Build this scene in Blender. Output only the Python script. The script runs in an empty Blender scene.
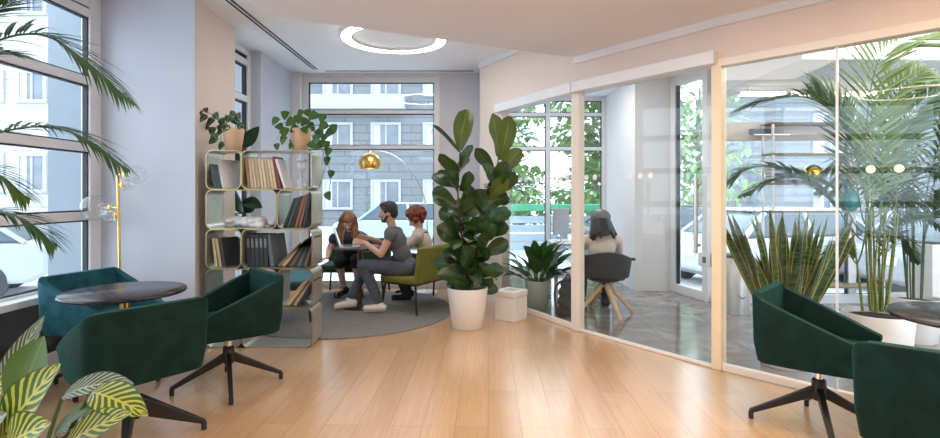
import bpy, math, random
from mathutils import Vector, Matrix, Quaternion
SC = bpy.context.scene
COL = SC.collection
PI = math.pi
V = Vector
F_PX, CX, HY, CAMZ = 520.0, 470.0, 193.0, 1.35


def FP(u, v, z=0.0):
    """floor (or height z) point seen at a pixel of the photograph"""
    Y = F_PX * (CAMZ - z) / (v - HY)
    return V(((u - CX) / F_PX * Y, Y, z))


def PT(u, v, Y):
    """point at depth Y seen at a pixel of the photograph"""
    return V(((u - CX) / F_PX * Y, Y, CAMZ + (HY - v) / F_PX * Y))


# ------------------------------------------------------------------ materials
MATS = {}


def _new(name):
    m = bpy.data.materials.new(name)
    m.use_nodes = True
    nt = m.node_tree
    return m, nt, nt.nodes['Principled BSDF']


def pmat(name, col, rough=0.6, metal=0.0, var=0.12, scale=12.0, bump=0.0, bscale=60.0, sheen=0.0,
         sheen_col=(1, 1, 1), spec=0.5, coat=0.0, trans=0.0, coord='Object', stretch=(1, 1, 1)):
    """principled surface with noise variation of its own colour"""
    if name in MATS:
        return MATS[name]
    m, nt, b = _new(name)
    N = nt.nodes.new
    tc = N('ShaderNodeTexCoord')
    mp = N('ShaderNodeMapping')
    mp.inputs['Scale'].default_value = stretch
    nt.links.new(tc.outputs[coord], mp.inputs[0])
    no = N('ShaderNodeTexNoise')
    no.inputs['Scale'].default_value = scale
    no.inputs['Detail'].default_value = 4
    nt.links.new(mp.outputs[0], no.inputs['Vector'])
    rp = N('ShaderNodeValToRGB')
    rp.color_ramp.elements[0].position = .3
    rp.color_ramp.elements[1].position = .7
    lo = [max(0, c * (1 - var)) for c in col[:3]] + [1]
    hi = [min(1, c * (1 + var)) for c in col[:3]] + [1]
    rp.color_ramp.elements[0].color = lo
    rp.color_ramp.elements[1].color = hi
    nt.links.new(no.outputs['Fac'], rp.inputs[0])
    nt.links.new(rp.outputs[0], b.inputs['Base Color'])
    b.inputs['Roughness'].default_value = rough
    b.inputs['Metallic'].default_value = metal
    b.inputs['Specular IOR Level'].default_value = spec
    b.inputs['Coat Weight'].default_value = coat
    if sheen:
        b.inputs['Sheen Weight'].default_value = sheen
        b.inputs['Sheen Roughness'].default_value = .35
        b.inputs['Sheen Tint'].default_value = (*sheen_col, 1)
    if trans:
        b.inputs['Subsurface Weight'].default_value = 0
    if bump:
        n2 = N('ShaderNodeTexNoise')
        n2.inputs['Scale'].default_value = bscale
        n2.inputs['Detail'].default_value = 3
        nt.links.new(mp.outputs[0], n2.inputs['Vector'])
        bp = N('ShaderNodeBump')
        bp.inputs['Strength'].default_value = bump
        bp.inputs['Distance'].default_value = .01
        nt.links.new(n2.outputs['Fac'], bp.inputs['Height'])
        nt.links.new(bp.outputs[0], b.inputs['Normal'])
    MATS[name] = m
    return m


def glass(name, tint=(.97, .985, .98), ior=1.45, rough=0.0):
    """thin pane: clear, with the mirror reflection a pane has"""
    if name in MATS:
        return MATS[name]
    m = bpy.data.materials.new(name)
    m.use_nodes = True
    nt = m.node_tree
    nt.nodes.clear()
    N = nt.nodes.new
    o = N('ShaderNodeOutputMaterial')
    t = N('ShaderNodeBsdfTransparent')
    t.inputs[0].default_value = (*tint, 1)
    g = N('ShaderNodeBsdfGlossy')
    g.inputs['Roughness'].default_value = rough
    lw = N('ShaderNodeLayerWeight')
    lw.inputs[0].default_value = .5
    pw = N('ShaderNodeMath'); pw.operation = 'POWER'
    pw.inputs[1].default_value = 5
    nt.links.new(lw.outputs['Facing'], pw.inputs[0])
    f0 = ((ior - 1) / (ior + 1)) ** 2
    fr = N('ShaderNodeMath'); fr.operation = 'MULTIPLY_ADD'
    fr.inputs[1].default_value = 1 - f0
    fr.inputs[2].default_value = f0
    nt.links.new(pw.outputs[0], fr.inputs[0])
    mx = N('ShaderNodeMixShader')
    nt.links.new(fr.outputs[0], mx.inputs[0])
    nt.links.new(t.outputs[0], mx.inputs[1])
    nt.links.new(g.outputs[0], mx.inputs[2])
    nt.links.new(mx.outputs[0], o.inputs[0])
    MATS[name] = m
    return m


def emit(name, col, strength):
    if name in MATS:
        return MATS[name]
    m = bpy.data.materials.new(name)
    m.use_nodes = True
    nt = m.node_tree
    nt.nodes.clear()
    o = nt.nodes.new('ShaderNodeOutputMaterial')
    e = nt.nodes.new('ShaderNodeEmission')
    e.inputs[0].default_value = (*col, 1)
    e.inputs[1].default_value = strength
    nt.links.new(e.outputs[0], o.inputs[0])
    MATS[name] = m
    return m


def leafmat(name, dark, light, stripes=None, rough=.4, back=None):
    """leaf: midrib and mottling along the leaf's own uv; thin leaf lets some light through"""
    if name in MATS:
        return MATS[name]
    m, nt, b = _new(name)
    N, L = nt.nodes.new, nt.links.new
    uv = N('ShaderNodeUVMap')
    sp = N('ShaderNodeSeparateXYZ')
    L(uv.outputs[0], sp.inputs[0])

    def mth(op, a, bb=None, c=None):
        n = N('ShaderNodeMath')
        n.operation = op
        for i, x in enumerate((a, bb, c)):
            if x is None:
                continue
            if isinstance(x, (int, float)):
                n.inputs[i].default_value = x
            else:
                L(x, n.inputs[i])
        return n.outputs[0]
    off = mth('ABSOLUTE', mth('SUBTRACT', sp.outputs[0], .5))
    tc = N('ShaderNodeTexCoord')
    no = N('ShaderNodeTexNoise')
    no.inputs['Scale'].default_value = 9
    L(tc.outputs['Object'], no.inputs['Vector'])
    mix = N('ShaderNodeMix')
    mix.data_type = 'RGBA'
    mix.inputs[6].default_value = (*dark, 1)
    mix.inputs[7].default_value = (*light, 1)
    if stripes:
        k, slant, thr = stripes
        ph = mth('MULTIPLY', mth('SUBTRACT', sp.outputs[1], mth('MULTIPLY', off, slant)), k)
        ph = mth('ADD', ph, mth('MULTIPLY', no.outputs['Fac'], 3.0))
        w = mth('SINE', ph)
        rib = mth('LESS_THAN', off, .03)
        fac = mth('MAXIMUM', mth('MULTIPLY', mth('ADD', w, -thr), 2.2), rib)
        cl = N('ShaderNodeClamp')
        L(fac, cl.inputs[0])
        edge = mth('GREATER_THAN', .46, off)
        L(mth('MULTIPLY', cl.outputs[0], edge), mix.inputs[0])
    else:
        rib = mth('LESS_THAN', off, .028)
        ph = mth('SINE', mth('MULTIPLY', mth('SUBTRACT', sp.outputs[1], mth('MULTIPLY', off, .5)), 60.0))
        vein = mth('MULTIPLY', mth('GREATER_THAN', ph, .88), .22)
        f2 = mth('MAXIMUM', mth('MAXIMUM', rib, vein), mth('MULTIPLY', no.outputs['Fac'], .5))
        L(f2, mix.inputs[0])
    L(mix.outputs[2], b.inputs['Base Color'])
    b.inputs['Roughness'].default_value = rough
    tr = N('ShaderNodeBsdfTranslucent')
    L(mix.outputs[2], tr.inputs[0])
    ms = N('ShaderNodeMixShader')
    ms.inputs[0].default_value = .22
    out = nt.nodes['Material Output']
    L(b.outputs[0], ms.inputs[1])
    L(tr.outputs[0], ms.inputs[2])
    L(ms.outputs[0], out.inputs[0])
    MATS[name] = m
    return m


# ------------------------------------------------------------------ mesh builder
class MB:
    def __init__(self):
        self.v, self.f, self.uv = [], [], []

    def add(self, vs, fs, uvs=None):
        o = len(self.v)
        self.v += [tuple(p) for p in vs]
        self.uv += uvs if uvs else [(0, 0)] * len(vs)
        self.f += [tuple(i + o for i in f) for f in fs]
        return self

    def box(self, x0, x1, y0, y1, z0, z1):
        vs = [(x0, y0, z0), (x1, y0, z0), (x1, y1, z0), (x0, y1, z0), (x0, y0, z1), (x1, y0, z1), (x1, y1, z1), (x0, y1, z1)]
        return self.add(vs, [(0, 3, 2, 1), (4, 5, 6, 7), (0, 1, 5, 4), (1, 2, 6, 5), (2, 3, 7, 6), (3, 0, 4, 7)])

    def mbox(self, M, hx, hy, hz):
        vs = [M @ V((sx * hx, sy * hy, sz * hz)) for sz in (-1, 1) for sx, sy in ((-1, -1), (1, -1), (1, 1), (-1, 1))]
        return self.add(vs, [(0, 3, 2, 1), (4, 5, 6, 7), (0, 1, 5, 4), (1, 2, 6, 5), (2, 3, 7, 6), (3, 0, 4, 7)])

    def beam(self, p, q, w, h, w2=None, h2=None, up=V((0, 0, 1))):
        p, q = V(p), V(q)
        d = (q - p).normalized()
        s = d.cross(up)
        if s.length < 1e-4:
            s = d.cross(V((1, 0, 0)))
        s.normalize()
        n = s.cross(d)
        w2, h2 = w2 or w, h2 or h
        vs = [p + s * a * w / 2 + n * b * h / 2 for a, b in ((-1, -1), (1, -1), (1, 1), (-1, 1))]
        vs += [q + s * a * w2 / 2 + n * b * h2 / 2 for a, b in ((-1, -1), (1, -1), (1, 1), (-1, 1))]
        return self.add(vs, [(0, 3, 2, 1), (4, 5, 6, 7), (0, 1, 5, 4), (1, 2, 6, 5), (2, 3, 7, 6), (3, 0, 4, 7)])

    def seg(self, a, b, z0, z1, t0, t1):
        """upright slab along plan segment a-b between offsets t0..t1 to the room side"""
        a, b = V((a[0], a[1])), V((b[0], b[1]))
        d = (b - a).normalized()
        n = V((d.y, -d.x))
        c = [a + n * t0, b + n * t0, b + n * t1, a + n * t1]
        vs = [(p.x, p.y, z0) for p in c] + [(p.x, p.y, z1) for p in c]
        return self.add(vs, [(0, 3, 2, 1), (4, 5, 6, 7), (0, 1, 5, 4), (1, 2, 6, 5), (2, 3, 7, 6), (3, 0, 4, 7)])

    def prism(self, poly, z0, z1):
        n = len(poly)
        vs = [(p[0], p[1], z0) for p in poly] + [(p[0], p[1], z1) for p in poly]
        fs = [tuple(range(n - 1, -1, -1)), tuple(range(n, 2 * n))]
        fs += [(i, (i + 1) % n, n + (i + 1) % n, n + i) for i in range(n)]
        return self.add(vs, fs)

    def tube(self, pts, r, n=8, caps=True):
        pts = [V(p) for p in pts]
        k = len(pts)
        rr = r if isinstance(r, (list, tuple)) else [r] * k
        vs, fs = [], []
        t = (pts[1] - pts[0]).normalized()
        u = t.cross(V((0, 0, 1)))
        if u.length < 1e-3:
            u = t.cross(V((0, 1, 0)))
        u.normalize()
        for i in range(k):
            t2 = (pts[min(i + 1, k - 1)] - pts[max(i - 1, 0)]).normalized()
            u = (u - t2 * u.dot(t2)).normalized()
            w = t2.cross(u)
            for j in range(n):
                a = 2 * PI * j / n
                vs.append(pts[i] + (u * math.cos(a) + w * math.sin(a)) * rr[i])
        for i in range(k - 1):
            for j in range(n):
                j2 = (j + 1) % n
                fs.append((i * n + j, i * n + j2, (i + 1) * n + j2, (i + 1) * n + j))
        if caps:
            fs.append(tuple(range(n - 1, -1, -1)))
            fs.append(tuple(range((k - 1) * n, k * n)))
        return self.add(vs, fs)

    def lathe(self, prof, n=24, c=(0, 0, 0), closed=False):
        vs, fs = [], []
        k = len(prof)
        for r, z in prof:
            for j in range(n):
                a = 2 * PI * j / n
                vs.append((c[0] + r * math.cos(a), c[1] + r * math.sin(a), c[2] + z))
        for i in range(k if closed else k - 1):
            i2 = (i + 1) % k
            for j in range(n):
                j2 = (j + 1) % n
                fs.append((i * n + j, i * n + j2, i2 * n + j2, i2 * n + j))
        if not closed:
            fs.append(tuple(range(n - 1, -1, -1)))
            fs.append(tuple(range((k - 1) * n, k * n)))
        return self.add(vs, fs)

    def cap(self, a, b, ra, rb, n=12):
        a, b = V(a), V(b)
        d = b - a
        L = d.length
        d = d / L if L > 1e-6 else V((0, 0, 1))
        pts, rr = [], []
        for i in range(5):
            th = PI / 2 * i / 4.0
            pts.append(a - d * ra * math.cos(th)); rr.append(max(ra * math.sin(th), ra * .05))
        for i in range(5):
            th = PI / 2 * (1 - i / 4.0)
            pts.append(b + d * rb * math.cos(th)); rr.append(max(rb * math.sin(th), rb * .05))
        if L < 1e-6:
            pts.pop(5); rr.pop(5)
        return self.tube(pts, rr, n)

    def ball(self, c, r, n=14, M=None):
        rx, ry, rz = (r, r, r) if isinstance(r, (int, float)) else r
        vs, fs = [], []
        m = n // 2 + 1
        for i in range(m + 1):
            th = PI * i / m
            th = min(max(th, .03), PI - .03)
            for j in range(n):
                a = 2 * PI * j / n
                p = V((rx * math.sin(th) * math.cos(a), ry * math.sin(th) * math.sin(a), rz * math.cos(th)))
                if M is not None:
                    p = M @ p
                vs.append(V(c) + p)
        for i in range(m):
            for j in range(n):
                j2 = (j + 1) % n
                fs.append((i * n + j, (i + 1) * n + j, (i + 1) * n + j2, i * n + j2))
        fs.append(tuple(range(n)))
        fs.append(tuple(range((m + 1) * n - 1, m * n - 1, -1)))
        return self.add(vs, fs)

    def leaf(self, base, d, up, L, W, prof, droop=.4, fold=.15, n=8, wave=0.0):
        """one leaf blade with a folded midrib, curving down along its length"""
        p = V(base)
        d = V(d).normalized()
        s = d.cross(V(up))
        if s.length < 1e-3:
            s = d.cross(V((.3, .9, .1)))
        s.normalize()
        vs, uvs, fs = [], [], []
        for i in range(n + 1):
            t = i / n
            w = W * prof(t) / 2
            nn = s.cross(d).normalized()
            wv = wave * math.sin(t * 9 + L * 40) * w
            vs += [p - s * w + nn * (fold * w + wv), p - s * w * .5 + nn * fold * w * .35, p,
                   p + s * w * .5 + nn * fold * w * .35, p + s * w + nn * (fold * w - wv)]
            uvs += [(0, t), (.25, t), (.5, t), (.75, t), (1, t)]
            p = p + d * (L / n)
            ax = s
            d = (Quaternion(ax, -droop / n) @ d).normalized()
        for i in range(n):
            for j in range(4):
                a = i * 5 + j
                fs.append((a, a + 1, a + 6, a + 5))
        return self.add(vs, fs, uvs)

    def xf(self, M):
        self.v = [tuple(M @ V(p)) for p in self.v]
        return self

    def build(self, name, mat, parent=None, smooth=False, bevel=0.0, bseg=2, sub=0, remesh=0.0, sm_it=0, solid=0.0, sharp=40):
        me = bpy.data.meshes.new(name)
        me.from_pydata(self.v, [], self.f)
        if any(u != (0, 0) for u in self.uv):
            lay = me.uv_layers.new(name='UVMap')
            for lp in me.loops:
                lay.data[lp.index].uv = self.uv[lp.vertex_index]
        me.materials.append(mat)
        me.update()
        if smooth:
            me.polygons.foreach_set('use_smooth', [True] * len(me.polygons))
            if sharp and not remesh:
                me.set_sharp_from_angle(angle=math.radians(sharp))
        o = bpy.data.objects.new(name, me)
        COL.objects.link(o)
        if parent is not None:
            o.parent = parent
        if remesh:
            r = o.modifiers.new('r', 'REMESH')
            r.mode = 'VOXEL'
            r.voxel_size = remesh
            r.use_smooth_shade = True
            if sm_it:
                s = o.modifiers.new('s', 'SMOOTH')
                s.factor = .5
                s.iterations = sm_it
        if solid:
            so = o.modifiers.new('so', 'SOLIDIFY')
            so.thickness = solid
            so.offset = 0
        if bevel:
            bv = o.modifiers.new('b', 'BEVEL')
            bv.width = bevel
            bv.segments = bseg
            bv.limit_method = 'ANGLE'
            bv.angle_limit = math.radians(35)
        if sub:
            s = o.modifiers.new('sub', 'SUBSURF')
            s.levels = sub
            s.render_levels = sub
        return o


def tag(o, label, cat, group=None, kind=None):
    o['label'] = label
    o['category'] = cat
    if group:
        o['group'] = group
    if kind:
        o['kind'] = kind
    return o


def thing(name, label, cat, loc=(0, 0, 0), rz=0.0, group=None):
    o = bpy.data.objects.new(name, None)
    o.empty_display_size = .1
    COL.objects.link(o)
    o.location = loc
    o.rotation_euler = (0, 0, rz)
    return tag(o, label, cat, group)


def struct(o, label=None):
    o['kind'] = 'structure'
    if label:
        o['label'] = label
    return o


def dup(root, loc, rz, label, group=None):
    def rec(o, par):
        c = o.copy()
        COL.objects.link(c)
        if par is not None:
            c.parent = par
        for ch in list(o.children):
            rec(ch, c)
        return c
    r = rec(root, None)
    r.location = loc
    r.rotation_euler = (0, 0, rz)
    r['label'] = label
    if group:
        r['group'] = group
    return r


def spline(pts, n=24):
    """Catmull-Rom through the points"""
    P = [V(p) for p in pts]
    P = [P[0] * 2 - P[1]] + P + [P[-1] * 2 - P[-2]]
    out = []
    k = len(P) - 3
    for i in range(n + 1):
        t = i / n * k
        j = min(int(t), k - 1)
        u = t - j
        a, b, c, d = P[j:j + 4]
        out.append(.5 * ((2 * b) + (c - a) * u + (2 * a - 5 * b + 4 * c - d) * u * u + (3 * b - a - 3 * c + d) * u ** 3))
    return out


def rrect(x0, x1, z0, z1, r, k=5):
    """rounded rectangle as a list of 2-D points"""
    out = []
    for cx, cz, a0 in ((x1 - r, z1 - r, 0), (x0 + r, z1 - r, 90), (x0 + r, z0 + r, 180), (x1 - r, z0 + r, 270)):
        for i in range(k + 1):
            a = math.radians(a0 + 90 * i / k)
            out.append((cx + r * math.cos(a), cz + r * math.sin(a)))
    return out
# ------------------------------------------------------------------ materials of the room
def wood_floor():
    m, nt, b = _new('oak planks')
    N, L = nt.nodes.new, nt.links.new
    tc = N('ShaderNodeTexCoord')
    mp = N('ShaderNodeMapping')
    mp.inputs['Rotation'].default_value = (0, 0, math.radians(92))
    L(tc.outputs['Object'], mp.inputs[0])
    br = N('ShaderNodeTexBrick')
    br.inputs['Color1'].default_value = (.0, .0, .0, 1)
    br.inputs['Color2'].default_value = (1, 1, 1, 1)
    br.inputs['Mortar'].default_value = (.5, .5, .5, 1)
    br.inputs['Scale'].default_value = 1
    br.inputs['Mortar Size'].default_value = .0012
    br.inputs['Brick Width'].default_value = 1.5
    br.inputs['Row Height'].default_value = .19
    br.offset = .37
    L(mp.outputs[0], br.inputs['Vector'])
    gm = N('ShaderNodeMapping')
    gm.inputs['Scale'].default_value = (1.2, 22, 1)
    L(mp.outputs[0], gm.inputs[0])
    gn = N('ShaderNodeTexNoise')
    gn.inputs['Scale'].default_value = 2.2
    gn.inputs['Detail'].default_value = 6
    gn.inputs['Distortion'].default_value = .6
    L(gm.outputs[0], gn.inputs['Vector'])
    a = N('ShaderNodeMix'); a.data_type = 'RGBA'
    a.inputs[6].default_value = (.54, .295, .13, 1)
    a.inputs[7].default_value = (.76, .485, .265, 1)
    L(gn.outputs['Fac'], a.inputs[0])
    c = N('ShaderNodeMix'); c.data_type = 'RGBA'; c.blend_type = 'MULTIPLY'
    c.inputs[0].default_value = 1
    L(a.outputs[2], c.inputs[6])
    rp = N('ShaderNodeValToRGB')
    rp.color_ramp.elements[0].color = (.86, .84, .82, 1)
    rp.color_ramp.elements[1].color = (1.0, 1.0, 1.0, 1)
    L(br.outputs['Color'], rp.inputs[0])
    L(rp.outputs[0], c.inputs[7])
    d = N('ShaderNodeMix'); d.data_type = 'RGBA'
    d.inputs[7].default_value = (.26, .13, .055, 1)
    L(br.outputs['Fac'], d.inputs[0])
    L(c.outputs[2], d.inputs[6])
    L(d.outputs[2], b.inputs['Base Color'])
    b.inputs['Roughness'].default_value = .30
    b.inputs['Coat Weight'].default_value = 1.0
    b.inputs['Coat Roughness'].default_value = .22
    b.inputs['Coat IOR'].default_value = 1.7
    b.inputs['Specular IOR Level'].default_value = .75
    return m


def stone_floor():
    m, nt, b = _new('polished grey stone')
    N, L = nt.nodes.new, nt.links.new
    tc = N('ShaderNodeTexCoord')
    n1 = N('ShaderNodeTexNoise')
    n1.inputs['Scale'].default_value = 2.2
    n1.inputs['Detail'].default_value = 8
    n1.inputs['Distortion'].default_value = 1.6
    L(tc.outputs['Object'], n1.inputs['Vector'])
    rp = N('ShaderNodeValToRGB')
    e = rp.color_ramp.elements
    e[0].position = .35; e[0].color = (.17, .158, .158, 1)
    e[1].position = .62; e[1].color = (.31, .29, .285, 1)
    x = rp.color_ramp.elements.new(.52); x.color = (.22, .205, .2, 1)
    L(n1.outputs['Fac'], rp.inputs[0])
    br = N('ShaderNodeTexBrick')
    br.inputs['Scale'].default_value = 1
    br.inputs['Brick Width'].default_value = 1.2
    br.inputs['Row Height'].default_value = .6
    br.inputs['Mortar Size'].default_value = .003
    L(tc.outputs['Object'], br.inputs['Vector'])
    d = N('ShaderNodeMix'); d.data_type = 'RGBA'
    d.inputs[7].default_value = (.08, .075, .075, 1)
    L(br.outputs['Fac'], d.inputs[0])
    L(rp.outputs[0], d.inputs[6])
    L(d.outputs[2], b.inputs['Base Color'])
    b.inputs['Roughness'].default_value = .1
    b.inputs['Specular IOR Level'].default_value = .6
    return m


W_WHITE_SHADED = pmat('white wall paint', (.55, .585, .665), .75, var=.02, scale=3, bump=.03, bscale=120)  # cool daylight and oblique shade are put into this white paint
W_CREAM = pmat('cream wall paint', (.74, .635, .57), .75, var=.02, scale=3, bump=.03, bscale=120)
W_MAUVE = pmat('mauve grey wall paint', (.63, .61, .65), .75, var=.02, scale=3)
W_OFF = pmat('bright white wall paint', (.84, .84, .84), .7, var=.015, scale=3)
C_WHITE = pmat('white ceiling paint', (.88, .905, .93), .8, var=.015, scale=2)
C_CREAM = pmat('cream ceiling paint', (.81, .81, .845), .8, var=.015, scale=2)
FR_WHITE = pmat('white painted aluminium', (.78, .79, .81), .4, var=.02, scale=5)
FR_CREAM = pmat('cream lacquered frame', (.80, .735, .66), .42, var=.02, scale=5)
GASKET = pmat('dark rubber gasket', (.025, .03, .04), .6)
BLACK = pmat('black powder coated metal', (.012, .012, .013), .45, var=.1)
BRASS = pmat('brushed brass', (.78, .52, .17), .28, metal=1, var=.08, scale=30)
CHROME = pmat('polished chrome', (.75, .75, .77), .15, metal=1, var=.03)
STEEL = pmat('brushed stainless steel', (.62, .61, .60), .32, metal=1, var=.06, scale=40, stretch=(1, 1, 12))
WIN_GLASS = glass('window glass', (.965, .985, .99), 1.38)
PART_GLASS = glass('partition glass', (.98, .988, .984), 1.38)

# plan of the glass partition
G0, G1 = V((.13, 6.80)), V((.367, 6.36))
P1, P2, P3 = V((1.036, 5.105)), V((1.88, 3.977)), V((3.45, 2.25))
XW = -3.18          # plane of the near left windows
HC, HS = 3.04, 2.68   # high ceiling, lower soffit


# ------------------------------------------------------------------ floors
fl = MB().prism([(-3.4, -4), (3.45, -4), (3.45, 2.25), (P2.x, P2.y), (P1.x, P1.y), (G1.x, G1.y), (.13, 6.8), (.13, 7.6), (-3.4, 7.6)], -.12, 0)
struct(fl.build('floor', wood_floor()), 'oak plank floor of the lounge')
fl = MB().prism([(3.451, 2.25), (9, 2.25), (9, 6.55), (2.95, 6.55), (2.78, 7.3), (2.45, 8.8), (.132, 8.8), (.132, 6.8), (G1.x + .002, G1.y), (P1.x + .002, P1.y), (P2.x + .002, P2.y)], -.12, .0)
struct(fl.build('floor.001', stone_floor()), 'polished grey stone floor behind the glass partition')

# ------------------------------------------------------------------ ceilings
cm = MB().prism([(-3.4, -4), (.3, -4), (.3, 4.6), (1.12, 5.0), (1.1, 5.2), (.42, 6.45), (.2, 7.6), (-3.4, 7.6)], HC, HC + .1)
struct(cm.build('ceiling', C_WHITE), 'high white ceiling over the lounge')
n3 = (P3 - P2).normalized()
SOFF = [(-1.95, -4), (-1.95, 2.4), (-1.47, 3.69), (-1.49, 3.91), (.666, 4.95), (1.03, 5.09), (P2.x, P2.y), (P3.x, P3.y), (3.45, -4)]
struct(MB().prism(SOFF, HS, HC + .1).build('ceiling.001', C_CREAM), 'lower cream ceiling panel with an angled edge')
of = MB().prism([(P3.x + .12, P3.y), (9, 2.25), (9, 6.7), (2.9, 6.7), (2.6, 8.9), (.2, 8.9), (.25, 6.9), (P1.x + .15, P1.y), (P2.x + .15, P2.y)], 2.96, 3.06)
struct(of.build('ceiling.002', C_WHITE), 'white ceiling behind the glass partition')
# linear slots in the ceiling
sl = MB()
for dx in (-.022, .022):
    sl.box(-2.11 + dx - .009, -2.11 + dx + .009, .5, 7.09, HC - .006, HC + .004)
tag(sl.build('ceiling_air_slot', GASKET), 'long dark twin slot in the white ceiling', 'air vent')
sl = MB().box(-2.0, .05, 7.18, 7.205, HC - .006, HC + .004)
tag(sl.build('ceiling_curtain_slot', GASKET), 'thin dark slot in the ceiling above the street window', 'air vent')


# ------------------------------------------------------------------ left side: pilasters, windows
struct(MB().box(-3.36, -2.38, 4.5, 4.512, 0, HC).build('wall_left', W_WHITE_SHADED), 'pale wall beside the brass lamp')
struct(MB().box(-3.36, -2.395, 4.512, 5.30, 0, HC).build('wall_left.001', W_CREAM), 'warm lit side of the wall pier behind the bookshelf')  # warm lamp light put into the cream paint of this side
struct(MB().box(-3.36, -2.49, 6.2, 7.26, 0, HC).build('wall_left.002', W_WHITE_SHADED), 'pale wall pier near the corner')
struct(MB().box(-2.7, -2.375, 7.26, 7.5, 0, HC).build('wall_left.003', FR_WHITE))
struct(MB().box(-.43, .14, 7.36, 7.6, 0, HC).build('wall_back', W_MAUVE), 'mauve grey wall beside the street window')
struct(MB().box(-3.4, 3.6, -4.15, -4.0, 0, HC).build('wall_front', W_WHITE_SHADED))
struct(MB().box(3.46, 3.6, -4, 2.2, 0, HC).build('wall_right', W_CREAM))


def window(name, axis, pos, a0, a1, z0, z1, rails, stiles=(), fw=.06, dep=.07, label=None, gl=True, rail_h=.055):
    """fixed window in a vertical plane; axis 'x' = plane of constant x"""
    fr, gk = MB(), MB()

    def bar(p0, p1, q0, q1, m, d=dep):
        if axis == 'x':
            m.box(pos - d / 2, pos + d / 2, p0, p1, q0, q1)
        else:
            m.box(p0, p1, pos - d / 2, pos + d / 2, q0, q1)
    for (p0, p1) in [(a0, a0 + fw), (a1 - fw, a1)] + [(s - fw / 2, s + fw / 2) for s in stiles]:
        bar(p0, p1, z0, z1, fr)
    for (q0, q1) in [(z0, z0 + fw), (z1 - fw, z1)] + [(r - rail_h / 2, r + rail_h / 2) for r in rails]:
        bar(a0 + fw, a1 - fw, q0, q1, fr, dep * .9)
    zs = [z0 + fw] + [q for r in rails for q in (r - rail_h / 2, r + rail_h / 2)] + [z1 - fw]
    xs = [a0 + fw] + [q for s in stiles for q in (s - fw / 2, s + fw / 2)] + [a1 - fw]
    g = .012
    for i in range(0, len(xs), 2):
        for j in range(0, len(zs), 2):
            bar(xs[i], xs[i] + g, zs[j], zs[j + 1], gk, dep * .5)
            bar(xs[i + 1] - g, xs[i + 1], zs[j], zs[j + 1], gk, dep * .5)
            bar(xs[i], xs[i + 1], zs[j], zs[j] + g, gk, dep * .5)
            bar(xs[i], xs[i + 1], zs[j + 1] - g, zs[j + 1], gk, dep * .5)
    o = struct(fr.build(name, FR_WHITE, bevel=.004, bseg=1), label)
    gk.build('gasket', GASKET, o)
    pn = MB()
    bar(a0 + fw, a1 - fw, z0 + fw, z1 - fw, pn, .008)
    pn.build('pane', WIN_GLASS, o)
    return o


RAILS = (.59, 1.16, 1.73, 2.29, 2.86)
window('window_1', 'x', XW - .05, 1.2, 4.5, .0, HC, RAILS, (), fw=.13, dep=.08, label='tall window beside the palm', rail_h=.07)
window('window_2', 'x', XW - .05, -4.0, 1.2, .0, HC, RAILS, (-1.4,), fw=.13, dep=.08, rail_h=.07)
window('window_3', 'x', -2.66, 5.30, 6.2, .0, HC, (.59, 1.16, 1.8, 2.45, 2.88), (), fw=.075, dep=.1, label='narrow window between two wall piers', rail_h=.075)
window('window_4', 'y', 7.42, -2.375, -.43, .0, 3.0, (2.0, 2.5), (), fw=.08, dep=.09, label='wide street window behind the seated people', rail_h=.05)
struct(MB().box(-2.375, -.43, 7.36, 7.5, 3.0, HC).build('trim_1', FR_WHITE))
struct(MB().box(XW - .02, XW + .1, -4, 4.5, .555, .605).build('trim_2', FR_WHITE, bevel=.005), 'white sill rail of the near window')
struct(MB().box(-3.75, -3.26, 4.62, 5.0, -.45, 4.0).build('wall_left.004', pmat('blue grey cladding', (.21, .245, .28), .5, var=.03)), 'outer blue grey pier seen through the near window')

struct(MB().box(-3.36, -3.27, -4, 4.5, -.12, .55).build('wall_left.005', pmat('dark spandrel panel', (.035, .042, .05), .25, var=.1)), 'dark low panel under the sill of the near window')
# ------------------------------------------------------------------ glass partition
wl = MB()
wl.seg(G0, G1, 0, HC, -.14, 0)
struct(wl.build('wall_right.001', W_CREAM), 'cream wall end beside the fiddle leaf fig')
struct(MB().box(.132, .25, 6.8, 8.8, 0, HC).build('wall_right.002', W_WHITE_SHADED))
fa = MB()
for a, b in ((G1, P1), (P1, P2), (P2, P3)):
    fa.seg(a, b, 2.36, HC, -.16, 0)
struct(fa.build('wall_right.003', W_CREAM), 'cream wall strip above the glass partition')
co = MB()
for a, b in ((P1, P2), (P2, P3)):
    co.seg(a, b, HS - .065, HS + .01, 0, .03)
struct(co.build('trim_3', FR_WHITE), 'white cornice under the cream ceiling')
co = MB()
for a, b in ((G0, G1), (G1, P1)):
    co.seg(a, b, HC - .07, HC + .01, 0, .02)
struct(co.build('trim_4', FR_WHITE))
bb = MB().seg(G0, G1, 0, .09, 0, .012)
struct(bb.build('baseboard_right', FR_WHITE))

dots_mat = pmat('white frosted film', (.85, .85, .83), .6, var=.01)


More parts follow.
